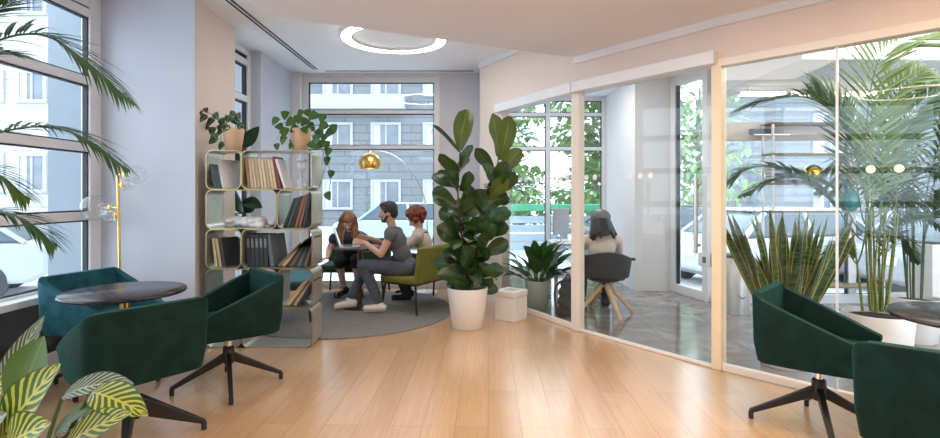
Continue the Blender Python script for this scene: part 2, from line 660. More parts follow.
def panel(name, a, b, label, dots, inset_a=.0, inset_b=.0, top=2.34, rail=.05):
    """one glazed bay: bottom rail with glass above"""
    d = (b - a).normalized()
    a2, b2 = a + d * inset_a, b - d * inset_b
    o = struct(MB().seg(a2, b2, .0, rail, -.05, .0).build(name, FR_CREAM, bevel=.004, bseg=1), label)
    MB().seg(a2, b2, rail, top, -.03, -.02).build('pane', PART_GLASS, o)
    dm = MB()
    n = V((d.y, -d.x))
    for k in dots:
        c = a + d * k + n * -.016
        pts = []
        for i in range(14):
            an = 2 * PI * i / 14
            p = c + d * (.026 * math.cos(an))
            pts.append((p.x, p.y, 1.50 + .026 * math.sin(an)))
        back = [(p[0] - n.x * .003, p[1] - n.y * .003, p[2]) for p in pts]
        dm.add(pts + back, [tuple(range(14)), tuple(range(27, 13, -1))] + [(i, (i + 1) % 14, 14 + (i + 1) % 14, 14 + i) for i in range(14)])
    if dm.v:
        dm.build('dot_pattern', dots_mat, o)
    return o


L1, L2, L3 = (P1 - G1).length, (P2 - P1).length, (P3 - P2).length
panel('partition_panel', G1, P1, 'glass bay in front of the pale green planter', [.12 + .105 * i for i in range(12)], .0, .03)
panel('partition_panel.001', P1, P2, 'sliding glass bay with the bar handle', [.12 + .105 * i for i in range(2)] + [.62 + .105 * i for i in range(3)], .03, .02, rail=.022)
panel('partition_panel.002', P2, P3, 'glass bay behind the green chairs', [.95, 1.09], .03, 0, rail=.055)
d1, d2, d3 = (P1 - G1).normalized(), (P2 - P1).normalized(), (P3 - P2).normalized()
struct(MB().seg(G1, G1 + d1 * .05, 0, 2.36, -.06, .01).build('partition_post', FR_CREAM, bevel=.004, bseg=1))
struct(MB().seg(P1 - d2 * .05, P1 + d2 * .055, 0, 2.36, -.07, .012).build('partition_post.001', FR_CREAM, bevel=.004, bseg=1), 'slim cream post between the first two glass bays')
struct(MB().seg(P2 - d2 * .03, P2 + d3 * .045, 0, 2.42, -.08, .014).build('partition_post.002', pmat('champagne lacquered post', (.80, .66, .46), .35, var=.03), bevel=.004, bseg=1), 'champagne coloured post beside the bar handle')
pj = P2 + d3 * .765
struct(MB().seg(pj, pj + d3 * .012, .05, 2.34, -.034, -.012).build('partition_joint', pmat('clear joint strip', (.72, .76, .74), .2, var=.02)))
hd = MB().seg(G1 - d1 * .03, P1, 2.33, 2.43, -.1, .07)
hd.seg(P1, P2 + d2 * .02, 2.33, 2.43, -.1, .07)
struct(hd.build('partition_header', FR_WHITE, bevel=.006), 'white sliding track cover above the glass')
hd = MB().seg(P2 + d2 * .0, P3, 2.31, 2.37, -.08, .016)
struct(hd.build('partition_header.001', FR_CREAM, bevel=.004, bseg=1))
# bar handle and lock on the sliding bay
n2v = V((d2.y, -d2.x))
hp = P2 - d2 * .14 + n2v * .04
t = thing('door_bar_handle', 'long brushed steel bar handle on the sliding glass bay', 'door handle', (hp.x, hp.y, 1.0))
MB().tube([(0, 0, -.12), (0, 0, .48)], .016, 14).build('grip', STEEL, t, smooth=True)
for z in (-.06, .42):
    MB().tube([(0, 0, z), (-n2v.x * .058, -n2v.y * .058, z)], .012, 10).build('standoff', STEEL, t, smooth=True)
lp = P2 - d2 * .09
lk = MB().seg(lp - d2 * .05, lp + d2 * .05, .78, .88, -.045, .004)
lk2 = MB().seg(lp - d2 * .014, lp + d2 * .014, .805, .855, .004, .007)
lo = tag(lk.build('glass_door_lock', STEEL, bevel=.004), 'square steel lock on the glass edge below the bar handle', 'lock')
lk2.build('cylinder_plate', pmat('dark steel', (.15, .15, .15), .35, metal=1), lo)

# ------------------------------------------------------------------ room behind the glass
struct(MB().box(2.27, 2.80, 7.16, 8.8, 0, 2.96).build('wall_office', W_OFF), 'white pier behind the glass partition')
window('window_5', 'y', 8.72, .25, 2.27, 0, 2.96, (2.09, 2.66), (1.3,), fw=.07, dep=.09, label='tall street window behind the hooded person', rail_h=.06)


def street_door():
    a, b = V((2.80, 7.16)), V((2.97, 6.42))
    d = (b - a).normalized()
    fr, pn, gk = MB(), MB(), MB()
    for s0, s1 in ((0, .1), (.66, .76)):
        fr.seg(a + d * s0, a + d * s1, 0, 2.96, -.05, .05)
    for z0, z1 in ((0, .12), (2.8, 2.96)):
        fr.seg(a + d * .1, a + d * .66, z0, z1, -.045, .045)
    pn.seg(a + d * .1, a + d * .66, .12, 2.8, -.006, .006)
    gk.seg(a + d * .1, a + d * .125, .12, 2.8, -.02, .02)
    gk.seg(a + d * .645, a + d * .66, .12, 2.8, -.02, .02)
    o = struct(fr.build('door_1', FR_WHITE, bevel=.005, bseg=1), 'white framed glass street door')
    pn.build('pane', WIN_GLASS, o)
    gk.build('gasket', GASKET, o)


street_door()
sw = MB()
for i in range(2):
    sw.box(2.52 + i * .085, 2.597 + i * .085, 7.145, 7.16, .98, 1.06)
tag(sw.build('light_switch', FR_WHITE, bevel=.004), 'white double light switch on the pier behind the glass', 'switch')
window('window_6', 'y', 6.46, 2.99, 9.0, 0, 2.96, (), (4.72, 6.6), fw=.09, dep=.09, label='street window wall behind the potted plants', rail_h=.16)
struct(MB().box(2.99, 4.72, 6.38, 6.5, 2.0, 2.22).build('trim_5', W_CREAM), 'cream transom beam carrying the door closer')
struct(MB().box(2.99, 9, 6.36, 6.52, 0, .10).build('trim_6', FR_WHITE))
struct(MB().box(3.0, 9, 4.7, 6.5, 2.56, 2.965).build('ceiling.003', C_WHITE), 'dropped ceiling band behind the glass')
dc = tag(MB().box(3.42, 3.70, 6.30, 6.38, 2.07, 2.13).build('door_closer', pmat('dark grey housing', (.07, .07, .08), .5), bevel=.008), 'dark grey door closer on the cream beam', 'door closer')
MB().box(3.46, 3.9, 6.335, 6.35, 2.055, 2.07).build('closer_arm', STEEL, dc)
struct(MB().box(8.95, 9.1, 2.25, 6.5, 0, 2.96).build('wall_office.001', W_WHITE_SHADED))
# wall socket by the fig
sp = G0 + (G1 - G0) * .75
so = tag(MB().seg(sp, sp + d1 * .1, .26, .31, 0, .006).build('wall_socket', FR_WHITE, bevel=.002), 'small white socket low on the cream wall end', 'socket')
MB().seg(sp + d1 * .03, sp + d1 * .07, .275, .295, .006, .008).build('outlet_face', GASKET, so)
# ------------------------------------------------------------------ the street
GZ = -.45
struct(MB().box(-40, 40, -30, 60, GZ - .1, GZ).build('street', pmat('pale asphalt', (.74, .75, .77), .8, var=.1, scale=2)), 'pale street outside the windows')
struct(MB().box(-6, 14, 8.9, 10.2, GZ, GZ + .1).build('kerb', pmat('pale kerb stone', (.55, .55, .55), .8)))


def facade_mat(name, col, joint, h, w):
    m, nt, b = _new(name)
    N, L = nt.nodes.new, nt.links.new
    tc = N('ShaderNodeTexCoord')
    mp = N('ShaderNodeMapping')
    mp.inputs['Rotation'].default_value = (PI / 2, 0, 0)
    L(tc.outputs['Object'], mp.inputs[0])
    br = N('ShaderNodeTexBrick')
    br.inputs['Scale'].default_value = 1
    br.inputs['Color1'].default_value = (*col, 1)
    br.inputs['Color2'].default_value = (*[c * .93 for c in col], 1)
    br.inputs['Mortar'].default_value = (*joint, 1)
    br.inputs['Brick Width'].default_value = w
    br.inputs['Row Height'].default_value = h
    br.inputs['Mortar Size'].default_value = .03
    L(mp.outputs[0], br.inputs['Vector'])
    L(br.outputs['Color'], b.inputs['Base Color'])
    b.inputs['Roughness'].default_value = .8
    return m


FAC = facade_mat('pale blue stone cladding', (.19, .205, .22), (.11, .12, .135), .42, 2.4)
FAC2 = facade_mat('cream stone cladding', (.44, .43, .41), (.32, .31, .30), .6, 3)
PANE_B = pmat('bluish facade pane', (.17, .19, .22), .25, var=.2, scale=1.5)
SURR = pmat('white facade surround', (.38, .40, .42), .6, var=.02)
CURT = pmat('white net curtain', (.46, .49, .52), .8, var=.05)


def building(name, label, x0, x1, y, z1, cols, rows, ww, mat, dep=6, ledges=()):
    t = thing(name, label, 'building', ((x0 + x1) / 2, y, GZ))
    ox = (x0 + x1) / 2
    MB().box(x0 - ox, x1 - ox, 0, dep, 0, z1 - GZ).build('wall', mat, t)
    for cx in cols:
        for (za, zb) in rows:
            fr = MB()
            xa, xb = cx - ww / 2 - ox, cx + ww / 2 - ox
            za2, zb2 = za - GZ, zb - GZ
            b = .14
            fr.box(xa - b, xb + b, -.1, .02, za2 - b, za2).box(xa - b, xb + b, -.1, .02, zb2, zb2 + b)
            fr.box(xa - b, xa, -.1, .02, za2, zb2).box(xb, xb + b, -.1, .02, za2, zb2)
            fr.box((xa + xb) / 2 - .04, (xa + xb) / 2 + .04, -.07, .02, za2, zb2)
            w = fr.build('window', SURR, t)
            MB().box(xa, xb, -.03, .01, za2, zb2).build('pane', PANE_B, w)
            MB().box(xa, xa + ww * .28, -.05, -.03, za2, zb2).build('curtain', CURT, w)
    for (xa, xb, za, zb) in ledges:
        MB().box(xa - ox, xb - ox, -.9, 0, za - GZ, zb - GZ).build('balcony', SURR, t)
    return t


Yb = 28.0
px = lambda u: (u - CX) / F_PX * Yb
pz = lambda v: CAMZ + (HY - v) / F_PX * Yb
building('apartment_building', 'pale blue stone clad building across the street', -17.5, 1.6, Yb, 17,
         [px(u) for u in (194, 242, 290, 338, 386, 438)], [(pz(148), pz(125)), (pz(207), pz(182)), (pz(94), pz(68)), (pz(262), pz(240))], 1.35, FAC,
         ledges=[(px(313), px(406), pz(111), pz(97)), (px(190), px(300), pz(111), pz(97))])
building('apartment_building.001', 'cream stone building seen through the near window', -36, -17.2, 22, 18,
         [-34.5, -32, -29.5, -27, -24.5, -22, -20.3, -18.5], [(5.3, 6.4), (1.5, 2.9), (9.0, 10.3), (12.6, 13.9)], 1.0, FAC2, dep=5.4)


def car(name, label, loc, rz, paint, s=1.0):
    t = thing(name, label, 'car', loc, rz)
    L_, W_ = 2.15 * s, .88 * s
    side = [(-L_, .42), (-L_ * .99, .75), (-L_ * .93, .92), (-1.35 * s, .98), (-.75 * s, 1.42), (.55 * s, 1.46), (1.35 * s, 1.40), (1.95 * s, .98), (L_, .9), (L_, .42), (1.9 * s, .30), (-1.9 * s, .30)]
    lower = [p for p in side if p[1] < 1.2]
    mb = MB()
    low = [(-L_, .42), (-L_ * .99, .75), (-L_ * .93, .90), (-1.35 * s, .98), (1.95 * s, .98), (L_, .9), (L_, .42), (1.9 * s, .28), (-1.9 * s, .28)]
    vs = [(x, -W_, z) for x, z in low] + [(x, W_, z) for x, z in low]
    n = len(low)
    fs = [tuple(range(n)), tuple(range(2 * n - 1, n - 1, -1))] + [(i, n + i, n + (i + 1) % n, (i + 1) % n) for i in range(n)]
    mb.add(vs, fs)
    mb.build('body', paint, t, smooth=True, bevel=.07, bseg=3)
    cab = [(-1.30 * s, .97), (-.72 * s, 1.40), (-.3 * s, 1.47), (.7 * s, 1.47), (1.3 * s, 1.38), (1.85 * s, .97)]
    n = len(cab)
    k = .82
    def yy(z): return W_ * (1 - (z - .97) * .36)
    vs = [(x, -yy(z), z) for x, z in cab] + [(x, yy(z), z) for x, z in cab]
    fs = [tuple(range(n)), tuple(range(2 * n - 1, n - 1, -1))] + [(i, n + i, n + (i + 1) % n, (i + 1) % n) for i in range(n)]
    MB().add(vs, fs).build('cabin_glass', pmat('dark car glass', (.05, .08, .10), .06, var=.1), t, smooth=True, bevel=.04)
    rf = MB().box(-.68 * s, 1.2 * s, -W_ * .80, W_ * .80, 1.44, 1.50)
    rf.build('roof', paint, t, smooth=True, bevel=.03)
    for sy in (-1, 1):
        for p, q in (((-1.3 * s, .97), (-.7 * s, 1.43)), ((1.85 * s, .97), (1.25 * s, 1.42)), ((.25 * s, .97), (.2 * s, 1.47))):
            MB().beam((p[0], sy * yy(p[1]), p[1]), (q[0], sy * yy(q[1]), q[1]), .07, .06).build('pillar', paint, t)
    for sx in (-1.3, 1.3):
        for sy in (-1, 1):
            w = MB()
            c = V((sx * s, sy * W_ * .9, .32))
            w.tube([c - V((0, .1, 0)), c + V((0, .1, 0))], .32, 24)
            wo = w.build('wheel', GASKET, t, smooth=True)
            MB().tube([c + V((0, sy * .09, 0)), c + V((0, sy * .115, 0))], .2, 18).build('hubcap', STEEL, wo, smooth=True)
    for sy in (-1, 1):
        MB().box(-L_ - .01, -L_ + .1, sy * .5 - .16, sy * .5 + .16, .62, .76).build('headlight', pmat('lamp glass', (.8, .8, .8), .15), t, bevel=.02)
        MB().box(L_ - .1, L_ + .01, sy * .55 - .13, sy * .55 + .13, .65, .8).build('tail_light', pmat('tail lamp', (.5, .04, .03), .2), t, bevel=.02)
    return t


CW = pmat('white car paint', (.70, .72, .74), .2, var=.01, coat=.5)
CG = pmat('silver grey car paint', (.36, .38, .41), .25, var=.01, coat=.5)
CD = pmat('dark grey car paint', (.10, .11, .12), .2, var=.01, coat=.5)
CT = pmat('pale teal car paint', (.36, .44, .44), .22, var=.01, coat=.5)
car('car', 'white car parked outside behind the grey bin', (6.0, 10.6, GZ), .25, CW)
car('car.001', 'silver grey car parked outside the window wall behind the palms', (8.9, 9.2, GZ), .1, CG)
car('car.002', 'pale teal car passing outside behind the seated people', (-2.2, 17.0, GZ), 0.05, CT)
car('car.003', 'white car outside the street window near the bookshelf', (-7.2, 13.0, GZ), .0, CW)
car('car.004', 'silver car outside the near window by the palm', (-9.5, 8.6, GZ), .5, CG)
car('car.005', 'dark car seen through the glass street door', (4.6, 13.8, GZ), .1, CD)

# green-capped slatted fence behind the office window
FEN = pmat('blue grey slat paint', (.30, .37, .42), .5, var=.1, scale=2)
t = thing('slatted_fence', 'blue grey slatted fence with a green capping across the street', 'fence', (2.6, 15.0, GZ))
for k in range(4):
    MB().box(-2.6, 2.6, -.03, .03, .15 + k * .26, .36 + k * .26).build('slat', FEN, t, bevel=.01)
MB().box(-2.7, 2.7, -.12, .12, 1.28, 1.48).build('capping', pmat('green capping', (.06, .30, .16), .5), t, bevel=.02)
for x in (-2.55, 0, 2.55):
    MB().box(x - .05, x + .05, -.05, .05, 0, 1.3).build('post', FEN, t)

# street trees
LEAF_T = [leafmat('street tree leaf', (.15, .27, .08), (.33, .48, .19)), leafmat('street tree leaf pale', (.30, .42, .22), (.50, .62, .36))]
BARK = pmat('grey bark', (.30, .27, .24), .9, bump=.4, bscale=20)
random.seed(5)


def street_tree(label, loc, h, r, mat, n=2300):
    t = thing('street_tree' if not bpy.data.objects.get('street_tree') else 'street_tree.001', label, 'tree', loc, 0, 'trees on the street')
    tr = MB().tube(spline([(0, 0, 0), (.05, .03, h * .3), (-.05, 0, h * .6), (.05, .05, h * .9)], 10), [.16 - .012 * i for i in range(11)], 10)
    for k in range(6):
        a = k * 1.05
        z = h * (.42 + .07 * k)
        tr.tube([(0, 0, z), (math.cos(a) * r * .4, math.sin(a) * r * .4, z + .5), (math.cos(a) * r * .75, math.sin(a) * r * .75, z + .8)], [.06, .04, .015], 6)
    tr.build('trunk', BARK, t, smooth=True)
    mb = MB()
    prof = lambda q: max(.05, math.sin(PI * min(1, q * .95 + .03)))
    blobs = []
    for k in range(18):
        a, rr = random.uniform(0, 2 * PI), r * math.sqrt(random.random()) * .8
        blobs.append((math.cos(a) * rr, math.sin(a) * rr, h * random.uniform(.28, 1.0), r * random.uniform(.35, .6)))
    for k in range(n):
        bx, by, bz, br_ = random.choice(blobs)
        d = V((random.gauss(0, 1), random.gauss(0, 1), random.gauss(0, 1))).normalized()
        p = V((bx, by, bz)) + d * br_ * random.uniform(.55, 1)
        mb.leaf(p, d + V((random.gauss(0, .5), random.gauss(0, .5), -.3)), (0, 0, 1), random.uniform(.28, .44), random.uniform(.18, .28), prof, .5, .2, 3)
    mb.build('foliage', mat, t)


street_tree('green street tree directly behind the hooded person', (4.9, 20.5, GZ), 6.6, 2.0, LEAF_T[0])
street_tree('bushy street tree above the green-capped fence', (.9, 18.5, GZ), 5.6, 1.9, LEAF_T[0])
street_tree('pale street tree seen through the glass door', (8.6, 19.5, GZ), 6.4, 2.0, LEAF_T[1], 1300)
building('apartment_building.002', 'grey blue stone clad building beyond the window wall and palms', 15.3, 46, 26, 15,
         [18 + 3.4 * i for i in range(8)], [(-.2, 1.6), (3.4, 5.2), (7.0, 8.8)], 1.5, FAC)
# ------------------------------------------------------------------ velvet tub chairs
def velvet(name, col, sh):
    return pmat(name, col, .75, var=.38, scale=11, bump=.12, bscale=220, sheen=.26, sheen_col=sh, spec=.18)


VEL = velvet('dark green velvet', (.0024, .0215, .0170), (.04, .34, .25))
VEL_DAYLIT = velvet('daylit green velvet', (.014, .085, .11), (.15, .4, .45))  # green velvet with the window's blue daylight put into its colour


def tub_chair(label, loc, rz, mat=VEL, group=None):
    """local +x is where the sitter faces"""
    t = thing('tub_chair', label, 'chair', loc, rz, group)
    # outer plan, right front -> back -> left front
    hw, bx, fx, r = .30, -.285, .27, .06
    pts = [(fx, -hw + .05), (.1, -hw + .02), (-.1, -hw)]
    for i in range(6):
        a = math.radians(270 - 90 * i / 5)
        pts.append((bx + r + r * math.cos(a), -hw + r + r * math.sin(a)))
    half = pts[:]
    full = half + [(x, -y) for x, y in reversed(half)]
    n = len(full)
    th = .055
    inn = []
    for i, (x, y) in enumerate(full):
        a = V(full[max(i - 1, 0)]); b = V(full[min(i + 1, n - 1)])
        d = (b - a).normalized()
        nn = V((d.y, -d.x))          # left of travel: towards inside when walking right-front -> back -> left-front
        if nn.dot(V((0, 0)) - V((x, y))) < 0:
            nn = -nn
        inn.append((x + nn.x * th, y + nn.y * th))

    def top(x):
        return .78 if x < bx + .005 else .78 - .022 * min(1, (x - bx) / .05) - max(0, x - bx - .03) * .42
    rows = []
    for (x, y), (xi, yi) in zip(full, inn):
        z = top(x)
        rows.append([(x * .94 + .006, y * .92, .395), (x * .98, y * .97, .50), (x, y, z - .02), (x * .99, y * .985, z), (xi, yi, z), (xi, yi, z - .03), (xi * .98, yi * .96, .42)])
    vs = [p for rw in rows for p in rw]
    k = 7
    fs = []
    for i in range(n - 1):
        for j in range(k):
            j2 = (j + 1) % k
            fs.append((i * k + j, (i + 1) * k + j, (i + 1) * k + j2, i * k + j2))
    fs.append(tuple(range(k)))
    fs.append(tuple((n - 1) * k + j for j in range(k - 1, -1, -1)))
    MB().add(vs, fs).build('shell', mat, t, smooth=True, bevel=.012, bseg=2, sharp=50)
    pan = [(x * .93 + .008, y * .91) for x, y in full]
    MB().prism(pan, .385, .43).build('seat_pan', mat, t, smooth=True, bevel=.015, sharp=50)
    seat = [(.30, -.20), (-.20, -.215), (-.225, -.19), (-.225, .19), (-.20, .215), (.30, .20)]
    MB().prism(seat, .425, .50).build('seat', mat, t, smooth=True, bevel=.03, bseg=3, sharp=50)
    MB().tube([(0, 0, .385), (0, 0, .365), (0, 0, .36), (0, 0, .33)], [.05, .05, .032, .03], 20).build('swivel_plate', BLACK, t, smooth=True)
    MB().tube([(0, 0, .345), (0, 0, .27)], .02, 20).build('gas_piston', CHROME, t, smooth=True)
    MB().tube([(0, 0, .285), (0, 0, .28), (0, 0, .19), (0, 0, .165)], [.03, .036, .04, .03], 20).build('hub', BLACK, t, smooth=True)
    return t


def star_legs(t, ang, r=.35, w=1.0):
    for k in range(4):
        a = ang + k * PI / 2
        c, s = math.cos(a), math.sin(a)
        m = MB().beam((c * .02, s * .02, .215), (c * r, s * r, .045), .034 * w, .06 * w, .026, .026)
        m.box(-.013, .013, -.013, .013, 0, .05)
        m.v[-8:] = [(p[0] + c * (r - .006), p[1] + s * (r - .006), p[2]) for p in m.v[-8:]]
        m.build('leg', BLACK, t, bevel=.006)


def face(dx, dy):
    return math.atan2(dy, dx)


CH_G = 'green velvet tub chairs'
a = face(-.81, .58)
t = tub_chair('dark green velvet tub chair with its back to us before the brass lamp table', (-1.83, 2.80, 0), a, VEL, CH_G)
star_legs(t, math.radians(28) - a, .36, 1.7)
a = face(-.73, -.68)
t = tub_chair('green velvet tub chair between the dark round table and the bookshelf', (-1.68, 3.62, 0), a, VEL, CH_G)
star_legs(t, math.atan2(.18, .35) - a)
a = face(.95, -.30)
t = tub_chair('daylit green velvet tub chair by the window behind the round table', (-2.58, 3.70, 0), a, VEL_DAYLIT, CH_G)
star_legs(t, .4)
a = face(.73, -.68)
t = tub_chair('green velvet tub chair in side view against the glass partition', (2.0, 2.98, 0), a, VEL, CH_G)
star_legs(t, math.atan2(.14, -.33) - a)
a = face(.64, .77)
t = tub_chair('green velvet tub chair cropped by the frame with its back to us', (1.885, 2.04, 0), a, VEL, CH_G)
star_legs(t, .6)


# ------------------------------------------------------------------ round café tables
def stone_top():
    m, nt, b = _new('dark marble table top')
    N, L = nt.nodes.new, nt.links.new
    tc = N('ShaderNodeTexCoord')
    n = N('ShaderNodeTexNoise')
    n.inputs['Scale'].default_value = 5
    n.inputs['Detail'].default_value = 8
    n.inputs['Distortion'].default_value = 2
    L(tc.outputs['Object'], n.inputs['Vector'])
    r = N('ShaderNodeValToRGB')
    r.color_ramp.elements[0].position = .45
    r.color_ramp.elements[0].color = (.018, .015, .017, 1)
    r.color_ramp.elements[1].position = .75
    r.color_ramp.elements[1].color = (.07, .055, .055, 1)
    L(n.outputs['Fac'], r.inputs[0])
    L(r.outputs[0], b.inputs['Base Color'])
    b.inputs['Roughness'].default_value = .2
    b.inputs['Specular IOR Level'].default_value = .35
    return m


STONE_T = stone_top()


def cafe_table(label, loc, R):
    t = thing('cafe_table', label, 'table', loc, 0)
    MB().lathe([(.02, .715), (R - .012, .715), (R - .003, .719), (R, .726), (R - .003, .735), (R - .01, .74), (.02, .74)], 64).build('tabletop', STONE_T, t, smooth=True, sharp=60)
    MB().lathe([(.03, .02), (.03, .70), (.10, .714)], 24).build('pedestal', BRASS, t, smooth=True)
    MB().lathe([(.15, 0), (.15, .008), (.14, .014), (.05, .022), (.03, .05)], 48).build('base', BLACK, t, smooth=True)
    return t


cafe_table('round dark marble table with the brass lamp rising behind it', (-2.17, 3.27, 0), .345)
cafe_table('round dark table at the frame edge between two green chairs', (2.52, 2.58, 0), .36)

# ------------------------------------------------------------------ brass floor lamp with clear glass shapes
CLEAR = glass('clear blown glass', (.97, .98, .98), 1.9)
lx, ly = PT(119, 200, 4.28).xy
t = thing('floor_lamp', 'slim brass floor lamp with clear glass bubbles behind the dark table', 'lamp', (lx, ly, 0))
MB().lathe([(.13, 0), (.13, .012), (.12, .018), (.012, .022)], 40).build('base', BRASS, t, smooth=True)
MB().tube([(.02, 0, .02), (0, 0, 1.0), (-.012, 0, 1.56)], .0115, 14).build('pole', BRASS, t, smooth=True)


def bubble(z, dx, R, petals):
    MB().tube([(0, 0, z), (dx * .35, 0, z)], .009, 10).build('arm', BRASS, t, smooth=True)
    MB().lathe([(.018, -.02), (.022, 0), (.018, .02)], 18, (dx * .35, 0, z)).build('socket', BRASS, t, smooth=True)
    gm = MB()
    prof = [(R * math.sin(PI * (i + .4) / 14.8), -R * math.cos(PI * (i + .4) / 14.8)) for i in range(15)]
    gm.lathe(prof, 28)
    gm.xf(Matrix.Translation((dx, 0, z)) @ Matrix.Rotation(PI / 2 * (1 if dx > 0 else -1), 4, 'Y'))
    g = gm.build('glass_shade', CLEAR, t, smooth=True)
    for k in range(petals):
        a = 2 * PI * k / petals
        MB().ball((dx * .55, .035 * math.cos(a), z + .035 * math.sin(a)), (.03, .022, .022), 12).build('glass_petal', CLEAR, g, smooth=True)


bubble(1.50, .14, .075, 3)
bubble(1.42, .085, .045, 3)
bubble(1.23, -.20, .105, 3)
bubble(1.165, -.075, .05, 3)

# ------------------------------------------------------------------ modular bookshelf of rounded silver boxes
SH = pmat('satin champagne metal', (.60, .57, .49), .34, metal=.8, var=.06, scale=8)
SHE = pmat('gold shelf edge', (.42, .32, .16), .4, metal=1, var=.05)
SX0, SX1, SY0, SY1 = -2.305, -1.372, 4.53, 4.84
RH = .345
t = thing('bookshelf', 'open modular bookshelf of rounded champagne metal boxes', 'bookshelf', (SX0, SY0, 0))
WS = (SX1 - SX0) / 3.0
lay = [(0, WS, 4), (WS, 3 * WS, 4), (0, 2 * WS, 3), (2 * WS, 3 * WS, 3), (0, WS, 2), (WS, 3 * WS, 2), (0, 2 * WS, 1), (2 * WS, 3 * WS, 1), (0, WS, 0), (WS, 3 * WS, 0)]
for x0, x1, rw in lay:
    z0, z1 = rw * RH, (rw + 1) * RH
    o_ = rrect(x0 + .002, x1 - .002, z0 + .001, z1 - .001, .055, 6)
    i_ = rrect(x0 + .008, x1 - .008, z0 + .007, z1 - .007, .050, 6)
    D = SY1 - SY0
    n = len(o_)

    def ring(y0, y1, A, B):
        vs = [(x, y, z) for y in (y0, y1) for P in (A, B) for x, z in P]
        fs = []
        for i in range(n):
            j = (i + 1) % n
            fs += [(i, j, 2 * n + j, 2 * n + i), (n + j, n + i, 3 * n + i, 3 * n + j), (j, i, n + i, n + j), (2 * n + i, 2 * n + j, 3 * n + j, 3 * n + i)]
        return MB().add(vs, fs)
    b_ = ring(.004, D - .004, o_, i_).build('shelf_box', SH, t, smooth=True)
    o2 = rrect(x0 + .001, x1 - .001, z0 + .0005, z1 - .0005, .056, 6)
    i2 = rrect(x0 + .0085, x1 - .0085, z0 + .0075, z1 - .0075, .0495, 6)
    ring(0, .006, o2, i2).build('gold_edge', SHE, b_, smooth=True)
    ring(D - .006, D, o2, i2).build('gold_edge', SHE, b_, smooth=True)

PAPER = pmat('book pages', (.70, .66, .58), .8, var=.08, scale=90)


def book(label, x, zf, th, h, w, tilt, mat, group, y=SY0 + .05, name='book', rz=0):
    """upright book whose spine faces the room; x = foot, tilt leans it to the left (+) or right (-)"""
    o = thing(name, label, 'book', (SX0 + x, y, zf + max(0, math.sin(tilt)) * th), rz, group)
    M = Matrix.Rotation(tilt, 4, 'Y')
    c = MB()
    c.box(0, .004, 0, w, 0, h).box(th - .004, th, 0, w, 0, h).box(.004, th - .004, 0, .004, 0, h)
    c.xf(M).build('cover', mat, o)
    MB().box(.004, th - .004, .004, w - .006, .004, h - .004).xf(M).build('pages', PAPER, o)
    return o


def bm(name, c):
    return pmat(name, c, .55, var=.08, scale=25)


B_CREAM, B_TAN, B_RED, B_BLACK, B_GREEN, B_RUST, B_WHITE, B_GREY, B_BROWN = (
    bm('cream book cloth', (.62, .50, .34)), bm('tan book cloth', (.48, .34, .19)), bm('dark red book cloth', (.22, .03, .035)),
    bm('black book cloth', (.022, .024, .028)), bm('dark green book cloth', (.03, .07, .05)), bm('rust book cloth', (.26, .08, .04)),
    bm('white glossy cover', (.75, .75, .74)), bm('slate grey cover', (.09, .11, .13)), bm('brown book cloth', (.16, .10, .06)))
Z = [RH * k + .008 for k in range(5)]
# top row, first box: leaning magazines
book('grey magazine leaning in the top left shelf box', .055, Z[4], .02, .27, .20, -.30, B_GREY, 'magazines in the top box')
book('white magazine leaning in front of the grey one in the top shelf box', .125, Z[4], .016, .27, .20, -.34, pmat('bright white cover', (.88, .88, .87), .3, var=.03), 'magazines in the top box', rz=-.62)
# top row, wide box: cream journals leaning left
x = WS + .03
names = ['first', 'second', 'third', 'fourth', 'fifth', 'sixth', 'seventh', 'eighth', 'ninth']
for i in range(9):
    th = (.022, .026, .02, .028, .022, .024, .026, .02, .022)[i]
    book(f'cream spined journal, {names[i]} in the row on the top shelf', x + .006, Z[4], th, .275 - .006 * (i % 3), .2, -.10 - .008 * i, B_CREAM if i % 3 else B_TAN, 'cream journals on the top shelf')
    x += th + .006
book('dark red book closing the row of cream journals', x + .012, Z[4], .024, .285, .2, -.20, B_RED, 'books on the top shelf')
book('white brochure leaning against the dark red book', x + .06, Z[4], .02, .27, .2, -.30, B_WHITE, 'books on the top shelf')
# hourglass
h = thing('hourglass', 'clear figure-eight hourglass on the top shelf', 'hourglass', (SX0 + .80, SY0 + .12, Z[4]))
pr = [(.045, .006), (.052, .03), (.055, .06), (.048, .09), (.022, .118), (.009, .13), (.022, .142), (.048, .17), (.055, .20), (.05, .235), (.04, .25)]
MB().lathe(pr, 28).build('bulb', CLEAR, h, smooth=True)
MB().lathe([(.05, 0), (.052, .004), (.05, .01)], 28).build('base', FR_WHITE, h, smooth=True)
for sg in (-1, 1):
    MB().tube([(sg * r_, 0, z_) for r_, z_ in pr], .0035, 6).build('rim_wire', FR_WHITE, h, smooth=True)
MB().lathe([(.05, .25), (.052, .254), (.05, .26)], 28).build('top_cap', FR_WHITE, h, smooth=True)
